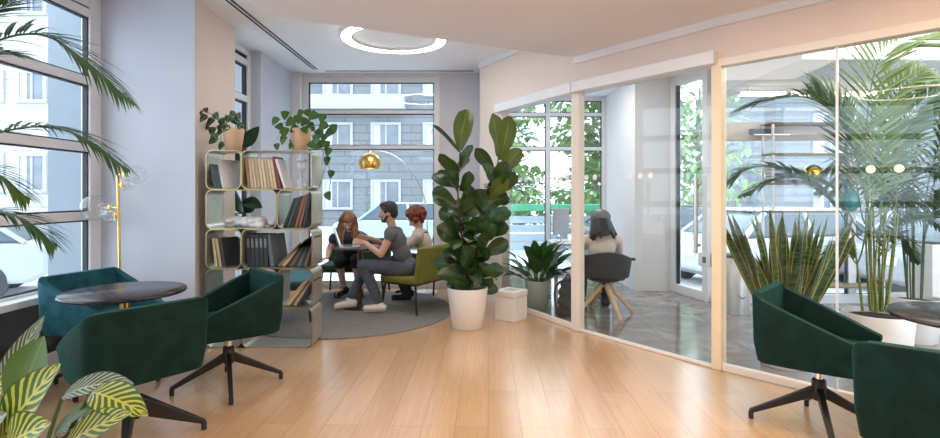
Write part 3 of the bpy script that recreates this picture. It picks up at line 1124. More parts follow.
# second row, wide box: white coral-like sculpture ; narrow box: dark books
s = MB()
random.seed(3)
for i in range(26):
    q = random.random()
    px_ = .06 + .42 * q
    s.ball((px_, .10 + random.uniform(-.04, .04), .03 + random.uniform(0, .075) * (1 - abs(q - .45))), (random.uniform(.03, .055), .035, random.uniform(.022, .04)), 10)
o = s.build('driftwood_sculpture', pmat('white plaster', (.72, .71, .70), .5, var=.1, scale=30), None, remesh=.007, sm_it=2)
o.location = (SX0 + .06, SY0 + .06, Z[3] - .012)
tag(o, 'white lumpy sculpture lying in the wide second shelf box', 'sculpture')
x = 2 * WS + .035
cols = [(B_BLACK, 'black'), (B_GREEN, 'dark green'), (B_BLACK, 'black'), (B_RUST, 'rust brown'), (B_BROWN, 'brown'), (B_BLACK, 'black')]
for i, (c, n_) in enumerate(cols):
    book(f'{n_} book, {names[i]} of the leaning row on the second shelf', x, Z[3], .024, .27 + .008 * i, .2, .36 - .03 * i, c, 'leaning books on the second shelf')
    x += .0335
# third row
for i, (c, n_) in enumerate([(B_CREAM, 'cream'), (B_TAN, 'tan'), (B_BLACK, 'black')]):
    book(f'{n_} book in the narrow box of the third shelf', .06 + i * .036, Z[2], .022 if i < 2 else .026, .255, .2, -.12 - .03 * i, c, 'books in the narrow third box', rz=(0, 0, -.3)[i])
w_ = thing('book', 'large black portfolio leaning beside the black binders', 'book', (SX0 + WS + .235, SY0 + .05, Z[2]), -.25, 'black binders on the third shelf')
MB().box(0, .04, 0, .22, 0, .285).xf(Matrix.Rotation(-.16, 4, 'Y')).build('cover', B_GREY, w_, bevel=.003)
for i in range(5):
    b_ = book(f'black binder with pale spine print, {names[i]} in the third shelf row', WS + .03 + i * .038, Z[2], .034, .285, .22, -.04, B_BLACK, 'black binders on the third shelf')
    MB().box(.008, .026, -.0008, 0, .17, .25).xf(Matrix.Rotation(-.04, 4, 'Y')).build('spine_label', pmat('grey spine print', (.20, .2, .2), .6, var=.5, scale=160), b_)
x = WS + .30
for i in range(8):
    c, n_ = ((B_BROWN, 'brown'), (B_TAN, 'tan'), (B_BLACK, 'black'), (B_BROWN, 'brown'), (B_BLACK, 'black'), (B_GREY, 'slate'), (B_BLACK, 'black'), (B_BROWN, 'brown'))[i]
    book(f'{n_} book, {names[i]} of the slanting pile on the third shelf', x, Z[2], .026, .28, .21, .78 - .075 * i, c, 'slanting books on the third shelf')
    x += .026 / math.cos(.78 - .075 * i) + .0015
# fourth row, narrow box
x = 2 * WS + .035
for i in range(5):
    c, n_ = ((B_TAN, 'tan'), (B_CREAM, 'cream'), (B_BROWN, 'brown'), (B_TAN, 'tan'), (B_BLACK, 'black'))[i]
    book(f'{n_} book, {names[i]} of the slanting row on the fourth shelf', x, Z[1], .022, .27, .21, .74 - .05 * i, c, 'slanting books on the fourth shelf')
    x += .031

# ------------------------------------------------------------------ rug
rg = MB().lathe([(.01, .0), (1.19, .0), (1.195, .004), (1.19, .010), (.01, .010)], 96)
o = rg.build('round_rug', pmat('grey looped rug', (.20, .185, .17), .95, var=.18, scale=40, bump=.5, bscale=260), None, smooth=True)
o.location = (-1.40, 5.975, .001)
tag(o, 'round grey rug under the meeting corner', 'rug')

# ------------------------------------------------------------------ yellow-green bench and other lounge seats
OLIVE = pmat('olive green upholstery', (.17, .165, .014), .8, var=.15, scale=20, bump=.15, bscale=200, sheen=.3, sheen_col=(.8, .8, .3))
OLIVE_D = pmat('dark green upholstery', (.022, .06, .03), .8, var=.15, scale=20, bump=.15, bscale=200, sheen=.3, sheen_col=(.3, .6, .4))
TEAL = pmat('teal upholstery', (.015, .085, .10), .8, var=.15, scale=20, bump=.15, bscale=200, sheen=.4, sheen_col=(.3, .7, .7))


def lounge(name, label, cat, loc, rz, mat, depth, width, back=True, sz=.42, bh=.80, lean=.14):
    """local +x faces forward; legs are thin black tubes"""
    t = thing(name, label, cat, loc, rz)
    d, w = depth / 2, width / 2
    MB().box(-d, d, -w, w, sz - .075, sz).build('seat', mat, t, smooth=True, bevel=.025, bseg=3)
    if back:
        m = MB().box(-.035, .035, -w, w, 0, bh - sz + .06)
        m.xf(Matrix.Translation((-d + .02, 0, sz - .07)) @ Matrix.Rotation(-lean, 4, 'Y'))
        m.build('backrest', mat, t, smooth=True, bevel=.025, bseg=3)
    for sx in (-1, 1):
        for sy in (-1, 1):
            MB().tube([(sx * (d - .05), sy * (w - .05), sz - .07), (sx * (d - .01), sy * (w - .02), 0.011)], .013, 10).build('leg', BLACK, t, smooth=True)
    fr = MB()
    for sy in (-1, 1):
        fr.beam((-d + .04, sy * (w - .05), sz - .085), (d - .04, sy * (w - .05), sz - .085), .025, .025)
    for sx in (-1, 1):
        fr.beam((sx * (d - .05), -w + .04, sz - .085), (sx * (d - .05), w - .04, sz - .085), .025, .025)
    fr.build('frame', BLACK, t)
    return t


BENCH_A = face(-.86, .51)
lounge('lounge_bench', 'olive green two seat bench with a raked back and black legs', 'bench', (-.53, 6.24, 0), BENCH_A, OLIVE, .52, 1.08, bh=.77)
lounge('sofa', 'dark green low sofa under the street window', 'sofa', (-1.52, 6.92, 0), -PI / 2, OLIVE_D, .52, .86, bh=.74)
lounge('ottoman_bench', 'teal padded bench on thin black legs behind the bookshelf', 'bench', (-2.0, 5.75, 0), .25, TEAL, .52, .9, back=False, sz=.44)

# ------------------------------------------------------------------ small meeting table and laptop
tx, ty = -1.30, 6.12
t = thing('side_table', 'small dark round table holding the open laptop', 'table', (tx, ty, 0))
MB().lathe([(.01, .70), (.285, .70), (.29, .71), (.285, .72), (.01, .72)], 48).build('tabletop', pmat('dark table laminate', (.03, .032, .035), .35), t, smooth=True, sharp=60)
MB().lathe([(.028, .02), (.028, .70)], 18).build('pedestal', pmat('brown metal', (.14, .09, .06), .4, metal=.5), t, smooth=True)
MB().lathe([(.2, .011), (.2, .02), (.04, .03)], 36).build('base', BLACK, t, smooth=True)
ALU = pmat('silver aluminium', (.62, .63, .65), .3, metal=.6, var=.02)
t = thing('laptop', 'open silver laptop on the small dark table', 'laptop', (tx - .10, ty - .02, .721), .22)
MB().box(-.12, .12, -.155, .155, 0, .014).build('base', ALU, t, bevel=.004)
MB().box(-.085, .02, -.135, .135, .014, .016).build('keyboard', pmat('black keys', (.03, .03, .03), .6, var=.3, scale=120), t)
M = Matrix.Translation((-.118, 0, .012)) @ Matrix.Rotation(-.32, 4, 'Y')
sc_ = MB().box(-.005, .004, -.155, .155, 0, .215).xf(M).build('screen_lid', ALU, t, bevel=.003)
MB().box(.004, .0055, -.145, .145, .01, .205).xf(M).build('display', emit('laptop display', (.75, .85, 1), .8), sc_)

# ------------------------------------------------------------------ arc lamp with brass dome
ad = 6.95
t = thing('arc_floor_lamp', 'arching floor lamp with a brass and smoked glass dome', 'lamp', (0, 0, 0))
base = PT(427, 260, ad); base.z = 0
top_ = PT(370, 152.5, ad)
pts = [V((base.x, base.y, .03)), PT(427.5, 245, ad), PT(425.6, 205, ad), PT(418, 183, ad), PT(405, 164, ad), PT(392, 154.5, ad), PT(381, 151.5, ad), top_]
t.location = (base.x, base.y, 0)
off = V((-base.x, -base.y, 0))
MB().tube([p + off for p in spline(pts, 40)], .008, 8).build('arc_stem', STEEL, t, smooth=True)
MB().lathe([(.14, .001), (.14, .035), (.13, .04), (.02, .045)], 36).build('base', FR_WHITE, t, smooth=True)
dc_ = top_ + off
R = .152
GOLD = pmat('golden lamp dome', (.80, .52, .16), .25, metal=1, var=.1, scale=3)
pr = [(R * math.sin(a), -R + R * math.cos(a)) for a in [.06 + i * (1.95 - .06) / 14 for i in range(15)]]
pr2 = [(r * .965, z - .004) for r, z in reversed(pr)]
dm = MB().lathe(pr + pr2, 40, dc_).build('dome_shade', GOLD, t, smooth=True)
MB().lathe([(.02, .02), (.03, 0), (.03, -.012)], 20, dc_).build('dome_cap', CHROME, t, smooth=True)
MB().ball(dc_ + V((0, 0, -.13)), (.042, .042, .055), 16).build('light_bulb', emit('warm bulb', (1, .62, .22), 4), t, smooth=True)
# ------------------------------------------------------------------ plants
def oval(t): return max(.02, math.sin(PI * t ** .85)) ** .8
def fiddle(t): return max(.05, (.35 + .65 * t) * (math.sin(PI * min(1, t * .9 + .1)) ** .55) * 1.15) if t < .995 else .12
def lance(t): return max(.02, math.sin(PI * t ** .7)) ** 1.0
def heart(t): return max(.02, math.sin(PI * t ** .5)) ** .7
def sword(t): return .55 + .45 * math.sin(PI * min(t, .9) * .8) if t < .85 else max(.03, (1 - t) / .15 * .85)


def uvd(u, v, Y): return PT(u, v, Y)


SOIL = pmat('potting soil', (.035, .024, .016), .95, var=.4, scale=60)
FIG = leafmat('fiddle fig leaf', (.016, .050, .012), (.065, .12, .025), rough=.34)
FIG_Y = leafmat('young fiddle fig leaf', (.065, .11, .014), (.18, .24, .04), rough=.38)
PALM = leafmat('palm leaf', (.030, .088, .030), (.09, .18, .055), rough=.4)
PALM_L = leafmat('bright palm leaf', (.065, .14, .02), (.18, .27, .05), rough=.4)
POTH = leafmat('pothos leaf', (.03, .10, .015), (.10, .22, .04), rough=.32)
VARI = leafmat('variegated pothos leaf', (.02, .07, .022), (.30, .36, .20), stripes=(9, .6, .75), rough=.35)
LILY = leafmat('peace lily leaf', (.022, .085, .022), (.07, .18, .05), rough=.3)
RUBB = leafmat('rubber plant leaf', (.010, .045, .018), (.03, .09, .03), rough=.28)
SNAKE = leafmat('snake plant leaf', (.02, .055, .02), (.30, .30, .05), stripes=(0.001, 0, 9), rough=.4)
CALA = leafmat('striped calathea leaf', (.045, .11, .015), (.50, .50, .06), stripes=(52, .6, .05), rough=.35)
CALA_P = leafmat('plain calathea leaf', (.06, .13, .012), (.13, .21, .02), rough=.4)
CALA_B = leafmat('silvery calathea leaf', (.06, .11, .07), (.42, .50, .42), stripes=(70, .55, .2), rough=.3)
STEM = pmat('green stem', (.06, .11, .03), .6)
WOODSTEM = pmat('brown woody stem', (.10, .065, .04), .8, var=.3, scale=40)
POT_W = pmat('white glazed pot', (.72, .69, .66), .3, var=.015)
POT_G = pmat('pale green pot', (.46, .52, .46), .5, var=.03)
POT_T = pmat('pale terracotta pot', (.66, .44, .27), .7, var=.05)


def snake_mat():
    m, nt, b = _new('snake plant blade')
    N, L = nt.nodes.new, nt.links.new
    uv = N('ShaderNodeUVMap'); sp = N('ShaderNodeSeparateXYZ'); L(uv.outputs[0], sp.inputs[0])
    a = N('ShaderNodeMath'); a.operation = 'SUBTRACT'; a.inputs[1].default_value = .5; L(sp.outputs[0], a.inputs[0])
    c = N('ShaderNodeMath'); c.operation = 'ABSOLUTE'; L(a.outputs[0], c.inputs[0])
    g = N('ShaderNodeMath'); g.operation = 'GREATER_THAN'; g.inputs[1].default_value = .41; L(c.outputs[0], g.inputs[0])
    tc = N('ShaderNodeTexCoord'); no = N('ShaderNodeTexNoise'); no.inputs['Scale'].default_value = 14
    mp = N('ShaderNodeMapping'); mp.inputs['Scale'].default_value = (1, 1, 4); L(tc.outputs['Object'], mp.inputs[0]); L(mp.outputs[0], no.inputs['Vector'])
    r = N('ShaderNodeValToRGB'); r.color_ramp.elements[0].color = (.012, .04, .014, 1); r.color_ramp.elements[1].color = (.06, .12, .045, 1)
    r.color_ramp.elements[0].position = .4; r.color_ramp.elements[1].position = .6
    L(no.outputs['Fac'], r.inputs[0])
    x = N('ShaderNodeMix'); x.data_type = 'RGBA'; x.inputs[7].default_value = (.34, .33, .06, 1); L(g.outputs[0], x.inputs[0]); L(r.outputs[0], x.inputs[6])
    L(x.outputs[2], b.inputs['Base Color']); b.inputs['Roughness'].default_value = .4
    return m


SNAKE = snake_mat()


def pot(t, rt, rb, h, mat, name='pot', soil=.04):
    th = .014
    o = MB().lathe([(.01, 0), (rb - .01, 0), (rb, .012), (rt, h - .008), (rt - .004, h), (rt - th, h), (rt - th - .005, h - soil)], 48).build(name, mat, t, smooth=True, sharp=50)
    MB().lathe([(.01, h - soil - .01), (rt - th - .006, h - soil - .008), (rt - th - .012, h - soil + .004), (.01, h - soil + .006)], 32).build('soil', SOIL, t, smooth=True)


def px_leaf(mb, t0, a, b, wpx, Y, dy, prof, droop=.25, fold=.2, wave=.05, upv=None, n=8):
    """leaf from pixel a to pixel b at depth Y; dy = how far the tip leans towards (-) or away from (+) us"""
    p, q = PT(a[0], a[1], Y), PT(b[0], b[1], Y + dy)
    d = q - p
    L = d.length * 1.04
    up = V(upv) if upv else V((random.uniform(-.5, .5), -1, random.uniform(.1, .7)))
    s = d.cross(up)
    d2 = Quaternion(s.normalized(), droop * .5) @ d
    mb.leaf(p - t0, d2, up, L, wpx / F_PX * Y, prof, droop, fold, n, wave)


# ---- fiddle leaf fig in the white pot
random.seed(11)
fx, fy = PT(467.5, 300, 5.23).xy
t = thing('fiddle_leaf_fig', 'tall fiddle leaf fig in a white pot at the edge of the round rug', 'plant', (fx, fy, 0))
pot(t, .205, .155, .405, POT_W)
T0 = V((fx, fy, 0))
st1 = [V((-.03, 0, .36)), PT(463, 250, 5.22) - T0, PT(458, 200, 5.24) - T0, PT(460, 150, 5.25) - T0]
st2 = [V((.04, .02, .36)), PT(478, 255, 5.25) - T0, PT(490, 205, 5.26) - T0, PT(499, 155, 5.27) - T0]
MB().tube(spline(st1, 14), [.013 - .0005 * i for i in range(15)], 8).build('stem', WOODSTEM, t, smooth=True)
MB().tube(spline(st2, 14), [.013 - .0005 * i for i in range(15)], 8).build('stem', WOODSTEM, t, smooth=True)
FL = [(460, 150, 467, 111, 21), (459, 152, 433, 126, 6), (498, 156, 492, 115, 20), (500, 160, 509, 117, 19), (459, 170, 440, 154, 15), (461, 168, 473, 146, 13),
      (459, 188, 433, 176, 17), (461, 191, 469, 171, 14), (493, 169, 476, 149, 14), (498, 174, 520, 150, 17), (496, 188, 481, 164, 16), (501, 191, 514, 172, 16),
      (453, 201, 433, 191, 16), (490, 199, 505, 175, 18), (456, 205, 434, 195, 17), (459, 221, 440, 211, 15), (456, 216, 479, 200, 21), (460, 243, 437, 227, 22),
      (482, 210, 506, 194, 19), (485, 221, 511, 214, 19), (482, 235, 509, 228, 19), (479, 227, 494, 205, 21), (477, 251, 483, 232, 18), (485, 254, 507, 241, 17),
      (463, 265, 444, 251, 18), (463, 268, 433, 263, 19), (468, 270, 462, 247, 22), (477, 270, 474, 252, 18), (482, 270, 503, 272, 16), (466, 279, 437, 275, 17),
      (471, 287, 448, 284, 15), (477, 290, 498, 290, 13), (479, 284, 492, 278, 15), (470, 284, 466, 268, 18), (474, 262, 489, 250, 18), (470, 235, 478, 217, 18),
      (488, 214, 478, 190, 18), (490, 200, 497, 180, 20), (462, 232, 452, 215, 18), (480, 284, 474, 268, 17), (466, 256, 455, 240, 18), (484, 240, 496, 222, 20),
      (462, 206, 470, 186, 18), (496, 184, 506, 162, 18), (458, 182, 448, 166, 15), (475, 279, 490, 266, 18), (470, 288, 456, 279, 15)]
m1, m2 = MB(), MB()
for i, (a, b, c, d, w) in enumerate(FL):
    dy = random.uniform(-.13, .02) if i % 3 else random.uniform(.02, .14)
    px_leaf(m2 if i in (0, 2, 3, 9, 13) else m1, T0, (a, b), (c, d), w * 1.2, 5.24 + random.uniform(-.05, .05), dy, fiddle, random.uniform(.2, .8), .28, .2, upv=(random.uniform(-.9, .9), -1, random.uniform(-.1, 1.0)))
for i in range(34):   # inner leaves around both stems
    ln = spline(st1, 40) if i % 2 else spline(st2, 40)
    p = ln[int(6 + random.random() * 27)]
    a = random.uniform(0, 2 * PI)
    d = V((math.cos(a), math.sin(a) * .9 - .25, random.uniform(.15, 1.1)))
    m1.leaf(p, d, (random.uniform(-.5, .5), -.8, .9), random.uniform(.2, .27), random.uniform(.14, .18), fiddle, random.uniform(.3, 1.0), .28, 8, .2)
for i in range(14):   # leaves on the far side
    k = random.random()
    p = (spline(st1, 20) if i % 2 else spline(st2, 20))[int(4 + k * 14)]
    m1.leaf(p, (random.uniform(-.8, .8), random.uniform(.3, .9), random.uniform(.2, .9)), (0, 0, 1), .24, .16, fiddle, .5, .2, 8, .1)
m1.build('foliage', FIG, t, smooth=True)
o = m2.build('young_foliage', FIG_Y, t, smooth=True)
o['label'] = 'brighter top leaves'

# ---- peace lily in a pale green pot, behind the glass
random.seed(21)
c = PT(537.5, 300, 6.10)
t = thing('peace_lily', 'leafy plant in a pale green pot behind the first glass bay', 'plant', (c.x, c.y, 0))
pot(t, .152, .125, .33, POT_G)
m = MB(); sm = MB()
for i in range(42):
    a = random.uniform(0, 2 * PI)
    el = random.uniform(.3, 1.45)
    d = V((math.cos(a) * math.cos(el), math.sin(a) * math.cos(el) * .7, math.sin(el)))
    base = V((.05 * math.cos(a), .05 * math.sin(a), .30))
    mid = base + d * random.uniform(.10, .32)
    sm.tube([base, mid], [.005, .003], 5)
    m.leaf(mid, d + V((0, 0, .1)), (0, 0, 1), random.uniform(.22, .32), random.uniform(.13, .175), lance, random.uniform(.4, 1.1), .25, 8, .05)
m.build('foliage', LILY, t, smooth=True)
sm.build('stems', STEM, t)

# ---- rubber plant behind the bookshelf
random.seed(8)
c = PT(247, 300, 5.42)
t = thing('rubber_plant', 'dark rubber plant standing behind the bookshelf', 'plant', (c.x, c.y, 0))
pot(t, .135, .11, .26, POT_W)
T0 = V((c.x, c.y, 0))
stk = [V((0, 0, .22)), PT(244, 240, 5.42) - T0, PT(243, 190, 5.42) - T0, PT(243, 146, 5.42) - T0]
MB().tube(spline(stk, 12), .009, 8).build('stem', WOODSTEM, t, smooth=True)
m = MB()
for (a, b, c_, d, w) in [(243, 147, 259, 127, 13), (243, 148, 236, 132, 11), (243, 165, 237, 146, 12), (243, 170, 255, 156, 12), (243, 180, 232, 168, 12), (242, 214, 236, 190, 15), (244, 212, 256, 198, 14), (244, 200, 262, 208, 13),
                         (244, 232, 234, 214, 14), (245, 236, 258, 222, 13), (245, 250, 236, 238, 13), (246, 256, 262, 246, 14), (246, 268, 234, 258, 14), (246, 275, 262, 268, 12)]:
    px_leaf(m, T0, (a, b), (c_, d), w, 5.42, random.uniform(-.1, .08), oval, .4, .2, .03)
m.build('foliage', RUBB, t, smooth=True)

# ---- trailing plants on the bookshelf
TOPZ = 5 * RH + .001


def trailing(label, u, mat, leaves, vines, seed, Y=4.70):
    random.seed(seed)
    c = PT(u, 150, Y)
    t = thing('trailing_pothos', label, 'plant', (c.x, Y, TOPZ))
    pot(t, .093, .068, .205, POT_T, soil=.025)
    T0 = V((c.x, Y, TOPZ))
    vm, m = MB(), MB()
    for vn in vines:
        vm.tube(spline([V((0, 0, .18))] + [PT(a, b, yy) - T0 for a, b, yy in vn], 14), .0028, 5)
    vm.build('vines', STEM, t)
    for (a, b, w) in leaves:
        yy = Y + random.uniform(-.14, .02)
        if a > 318 or b > 160:
            yy = Y + random.uniform(-.05, .05)
        p = PT(a, b, yy) - T0
        if a <= 318:
            p.z = max(p.z, .045)
        ang = random.uniform(-.9, .9)
        d = V((math.sin(ang), -.35, -math.cos(ang) * .9))
        L = w / F_PX * Y * 1.25
        m.leaf(p - d.normalized() * L * .5, d, (random.uniform(-.4, .4), -1, .35), L, L * .85, heart, .5, .2, 7)
    m.build('foliage', mat, t, smooth=True)


lv = [(203, 118, 8), (210, 122, 9), (216, 116, 7), (222, 122, 8), (212, 131, 8), (219, 133, 7), (207, 126, 7), (228, 119, 7), (232, 114, 6), (236, 121, 9), (240, 126, 7), (212, 141, 7), (221, 128, 8), (234, 134, 8), (221, 146, 8), (200, 113, 5), (206, 110, 5), (196, 114, 5), (226, 128, 7), (238, 117, 8), (215, 137, 7)]
trailing('variegated trailing plant in a pale terracotta pot on the wall end of the bookshelf', 233.5, VARI, lv, [[(222, 120, 4.62), (205, 112, 4.6), (196, 114, 4.6)], [(222, 132, 4.6), (221, 144, 4.58)], [(238, 120, 4.65)]], 31)
lv = [(275, 121, 8), (285, 115, 8), (284, 132, 9), (280, 127, 8), (294, 129, 8), (313, 116, 9), (308, 113, 8), (323, 126, 9), (329, 133, 10), (316, 139, 9), (319, 145, 9), (326, 145, 8), (328, 152, 8), (327, 161, 8), (331, 174, 7), (328, 196, 8), (318, 189, 7), (312, 146, 8), (293, 143, 7), (277, 147, 6), (291, 148, 6), (304, 122, 8), (298, 119, 8), (300, 113, 7), (290, 122, 9), (320, 133, 9), (311, 127, 9), (283, 140, 8), (334, 128, 8), (305, 130, 7), (322, 118, 8), (324, 138, 8)]
trailing('bright green pothos in a terracotta pot trailing off the shelf corner', 300.5, POTH, lv, [[(318, 125, 4.66), (324, 140, 4.66), (327, 160, 4.7), (331, 176, 4.7), (328, 196, 4.7)], [(285, 122, 4.62), (277, 140, 4.55)], [(318, 140, 4.72), (325, 165, 4.74), (319, 188, 4.75)]], 32)


# ---- palms
def frond(t, pts, L, mat, n=34, start=.2, droop=.8, w=.022, seed=0, tip=.45, plane=None, rmat=STEM, fwd=.45):
    """one palm frond: a curved rib with drooping leaflets on both sides; pts in the plant's own space"""
    rnd = random.Random(seed)
    P = spline(pts, n + 8)
    k = len(P)
    r = MB().tube(P, [.007 * (1 - .8 * i / (k - 1)) for i in range(k)], 6)
    m = MB()
    m.v += r.v; m.f += r.f; m.uv += [(.25, .1)] * len(r.v)
    prof = lambda q: max(.06, math.sin(PI * min(1, q ** .6 * .97 + .02)))
    for i in range(int(k * start), k):
        s = i / (k - 1)
        tg = (P[min(i + 1, k - 1)] - P[max(i - 1, 0)]).normalized()
        up = V(plane) if plane else V((0, 0, 1))
        sd = tg.cross(up)
        if sd.length < .05:
            sd = tg.cross(V((0, 1, 0)))
        sd.normalize()
        q = (s - start) / (1 - start)
        ll = L * (.45 + .55 * math.sin(PI * (q * .8 + .18))) * rnd.uniform(.85, 1.1)
        ll *= (1 if q < .85 else tip + (1 - tip) * (1 - q) / .15)
        for sg in (-1, 1):
            d = sd * sg * rnd.uniform(.75, 1.0) + tg * (fwd + .7 * q) + up * rnd.uniform(0, .25)
            m.leaf(P[i] + V((rnd.uniform(-.004, .004), 0, 0)), d, up, ll, w, prof, droop * rnd.uniform(.7, 1.3), .3, 5)
    return m.build('frond', mat, t, smooth=True)


# the near palm at the window: only its fronds reach into the frame
c = V((-2.45, 1.95, 0))
t = thing('kentia_palm', 'kentia palm whose fronds hang before the near window', 'palm', c)
pot(t, .2, .16, .42, POT_W)
stems = MB()
crown = V((0, 0, .95))
for dx in (-.04, .03, .0):
    stems.tube([(dx, dx * .5, .36), (dx * 1.5, 0, .7), (0, 0, .97)], [.016, .013, .012], 8)
stems.build('stem', STEM, t, smooth=True)
Yp = 2.08
for i, (path, L, dr) in enumerate([
        ([(-60, 75), (0, 40), (45, 36), (88, 63), (129, 100)], .20, .75),
        ([(-70, 150), (0, 132), (45, 127), (86, 139), (126, 168)], .19, .9),
        ([(-75, 235), (-20, 213), (10, 214), (34, 226), (53, 244)], .15, .7),
        ([(-70, 60), (-30, 25), (0, 8), (22, -6)], .16, .4),
        ([(-70, 180), (-30, 165), (0, 175), (26, 197)], .17, .7),
        ([(-70, 105), (-40, 70), (-10, 54), (22, 56)], .15, .6)]):
    pts = [crown, ] + [PT(a, b, Yp + (.12 if i % 2 else 0) + .03 * i) - c for a, b in path]
    frond(t, pts, L * 1.3, PALM if i != 4 else PALM_L, n=38, start=.40, droop=dr * .75, w=.0135, seed=40 + i, fwd=1.15)
for i in range(4):  # fronds away from the frame
    a = 2.2 + i * .9
    frond(t, [crown, crown + V((math.cos(a) * .2, math.sin(a) * .2, .5)), crown + V((math.cos(a) * .5, math.sin(a) * .5, .7)), crown + V((math.cos(a) * .7, math.sin(a) * .7, .5))], .2, PALM, n=20, start=.35, seed=60 + i)

# ---- areca palms behind the glass
PYA = 4.08
c = PT(878, 300, PYA); c.z = 0
t = thing('areca_palm', 'tall areca palm in a wide white pot behind the joint of the glass', 'palm', c)
pot(t, .235, .20, .41, POT_W)
rnd = random.Random(7)
canes = []
for i in range(16):
    a = rnd.uniform(0, 2 * PI); r = rnd.uniform(.02, .12)
    b0 = V((r * math.cos(a), r * math.sin(a), .42))
    b1 = V((r * 2.2 * math.cos(a) + rnd.uniform(-.05, .05), r * 2 * math.sin(a), rnd.uniform(.95, 1.35)))
    m = MB().tube(spline([b0, (b0 + b1) / 2 + V((rnd.uniform(-.02, .02), 0, 0)), b1], 8), [.010, .010, .0095, .009, .008, .007, .0065, .006, .005], 8)
    m.build('cane', pmat('yellow green cane', (.16, .20, .045), .45, var=.35, scale=18, stretch=(1, 1, 3)), t, smooth=True)
    canes.append(b1)
specs = [
    [(868, 205, 0), (866, 130, 0), (878, 62, -.02), (905, 40, -.04), (938, 32, -.05)],
    [(866, 200, 0), (848, 135, -.1), (815, 100, -.14), (775, 99, -.16), (738, 110, -.18)],
    [(880, 205, 0), (893, 150, .1), (915, 110, .12), (948, 88, .12)],
    [(862, 240, 0), (830, 200, -.1), (790, 172, -.14), (752, 168, -.16), (726, 184, -.18)],
    [(860, 230, 0), (835, 190, .12), (800, 178, .2), (770, 182, .25), (742, 196, .25)],
    [(884, 220, 0), (905, 180, -.1), (925, 170, -.14), (955, 180, -.16)],
    [(880, 225, .1), (893, 190, .3), (900, 140, .4), (915, 120, .5)],
    [(862, 215, .1), (852, 160, .3), (838, 110, .4), (812, 85, .4)],
    [(886, 250, 0), (903, 225, .05), (925, 218, .1), (948, 232, .1)],
    [(858, 262, 0), (845, 245, -.1), (832, 250, -.12), (822, 268, -.13)],
    [(872, 215, 0), (876, 160, .1), (890, 100, .15), (925, 70, .2)],
    [(876, 260, 0), (890, 235, -.14), (905, 240, -.16), (918, 262, -.16)]]
for i, sp_ in enumerate(specs):
    pts = [canes[i % len(canes)]] + [PT(a, b, PYA + abs(d)) - c for a, b, d in sp_]
    frond(t, pts, (.52, .36, .42, .3, .26, .36, .38, .38, .22, .16, .42, .18)[i], PALM_L if i in (0, 9, 10) else PALM, n=38, start=.36, droop=.45, w=.030, seed=80 + i, fwd=.75, plane=(0, -.8, .6) if i in (0, 2, 7, 10) else None)
c2 = PT(915, 300, 4.75); c2.z = 0
t = thing('areca_palm.001', 'darker areca palm crowding behind the tall one', 'palm', c2)
pot(t, .2, .16, .40, POT_W)
for i in range(12):
    a = rnd.uniform(0, 2 * PI); h = rnd.uniform(1.0, 1.9); R_ = rnd.uniform(.35, .7)
    q = V((.05 * math.cos(a), .05 * math.sin(a), .36))
    frond(t, [q, V((R_ * .2 * math.cos(a), R_ * .2 * math.sin(a), h * .6 + .3)), V((R_ * .6 * math.cos(a), R_ * .6 * math.sin(a), h + .2)), V((R_ * 1.1 * math.cos(a), R_ * 1.1 * math.sin(a), h + .05))], .36, PALM, n=30, start=.42, w=.03, seed=120 + i)

# ---- snake plant
random.seed(77)
c = PT(783, 300, 4.08); c.z = 0
t = thing('snake_plant', 'tall snake plant in a white pot behind the side view green chair', 'plant', c)
pot(t, .185, .155, .34, POT_W)
m = MB()
for i in range(58):
    a = random.uniform(0, 2 * PI); r = random.uniform(.01, .13)
    lean = random.uniform(.05, .50)
    d = V((math.cos(a) * lean * 1.2, math.sin(a) * lean * .6, 1))
    m.leaf((r * math.cos(a), r * math.sin(a), .29), d, (random.uniform(-1, 1), -1, .1), random.uniform(.55, .98), random.uniform(.042, .066), sword, random.uniform(-.1, .12), .35, 9, .1)
m.build('foliage', SNAKE, t, smooth=True)

# ---- striped calathea close to the camera
random.seed(4)
YC = 1.28
c = PT(22, 470, YC); c.z = 0
t = thing('calathea', 'striped prayer plant close to us in the lower corner', 'plant', c)
pot(t, .17, .13, .52, POT_W)
T0 = V((c.x, c.y, 0))
root = V((0, 0, .50))


def cala(name, mat, a, b, w, dy, droop, y0=0.0, fold=.25, up=(0, -1, .6)):
    p, q = PT(a[0], a[1], YC + y0), PT(b[0], b[1], YC + y0 + dy)
    sm = MB().tube(spline([root, root * .4 + (p - T0) * .6 + V((0, 0, .02)), p - T0], 8), .005, 6)
    d = q - p
    s = d.cross(V(up)).normalized()
    m = MB()
    m.leaf(p - T0, Quaternion(s, droop * .5) @ d, up, d.length * (1.03 + droop * droop * .04), w * 1.3 / F_PX * YC, oval, droop, fold, 14, .05)
    o = m.build(name, mat, t, smooth=True)
    sm.build('stalk', STEM, t, smooth=True)
    return o


cala('leaf', CALA_B, (-6, 392), (43, 318), 17, .05, .1, .15, up=(.6, -1, .2))
cala('leaf', CALA_P, (18, 408), (44, 338), 40, .02, .15, .06)
cala('leaf', CALA, (0, 440), (60, 366), 36, -.02, .25, -.02)
cala('leaf', CALA_B, (62, 398), (133, 386), 24, .02, 1.0, .10, up=(0, -.6, 1))
cala('leaf', CALA, (92, 392), (147, 416), 27, -.05, .7, .02, up=(0, -.8, 1))
cala('leaf', CALA_P, (52, 440), (108, 398), 20, .02, .5, .0, up=(-.3, -.6, 1))
cala('leaf', CALA, (64, 446), (131, 414), 26, -.02, .45, -.04, up=(-.2, -.8, .8))
cala('leaf', CALA_B, (58, 432), (116, 408), 22, .03, .5, .03, up=(-.2, -.6, 1))
cala('leaf', CALA, (6, 450), (52, 424), 34, -.1, .5, -.08)
cala('leaf', CALA_B, (-20, 440), (8, 414), 30, -.05, .5, .0)
cala('leaf', CALA, (-30, 430), (10, 372), 30, .0, .3, .1)
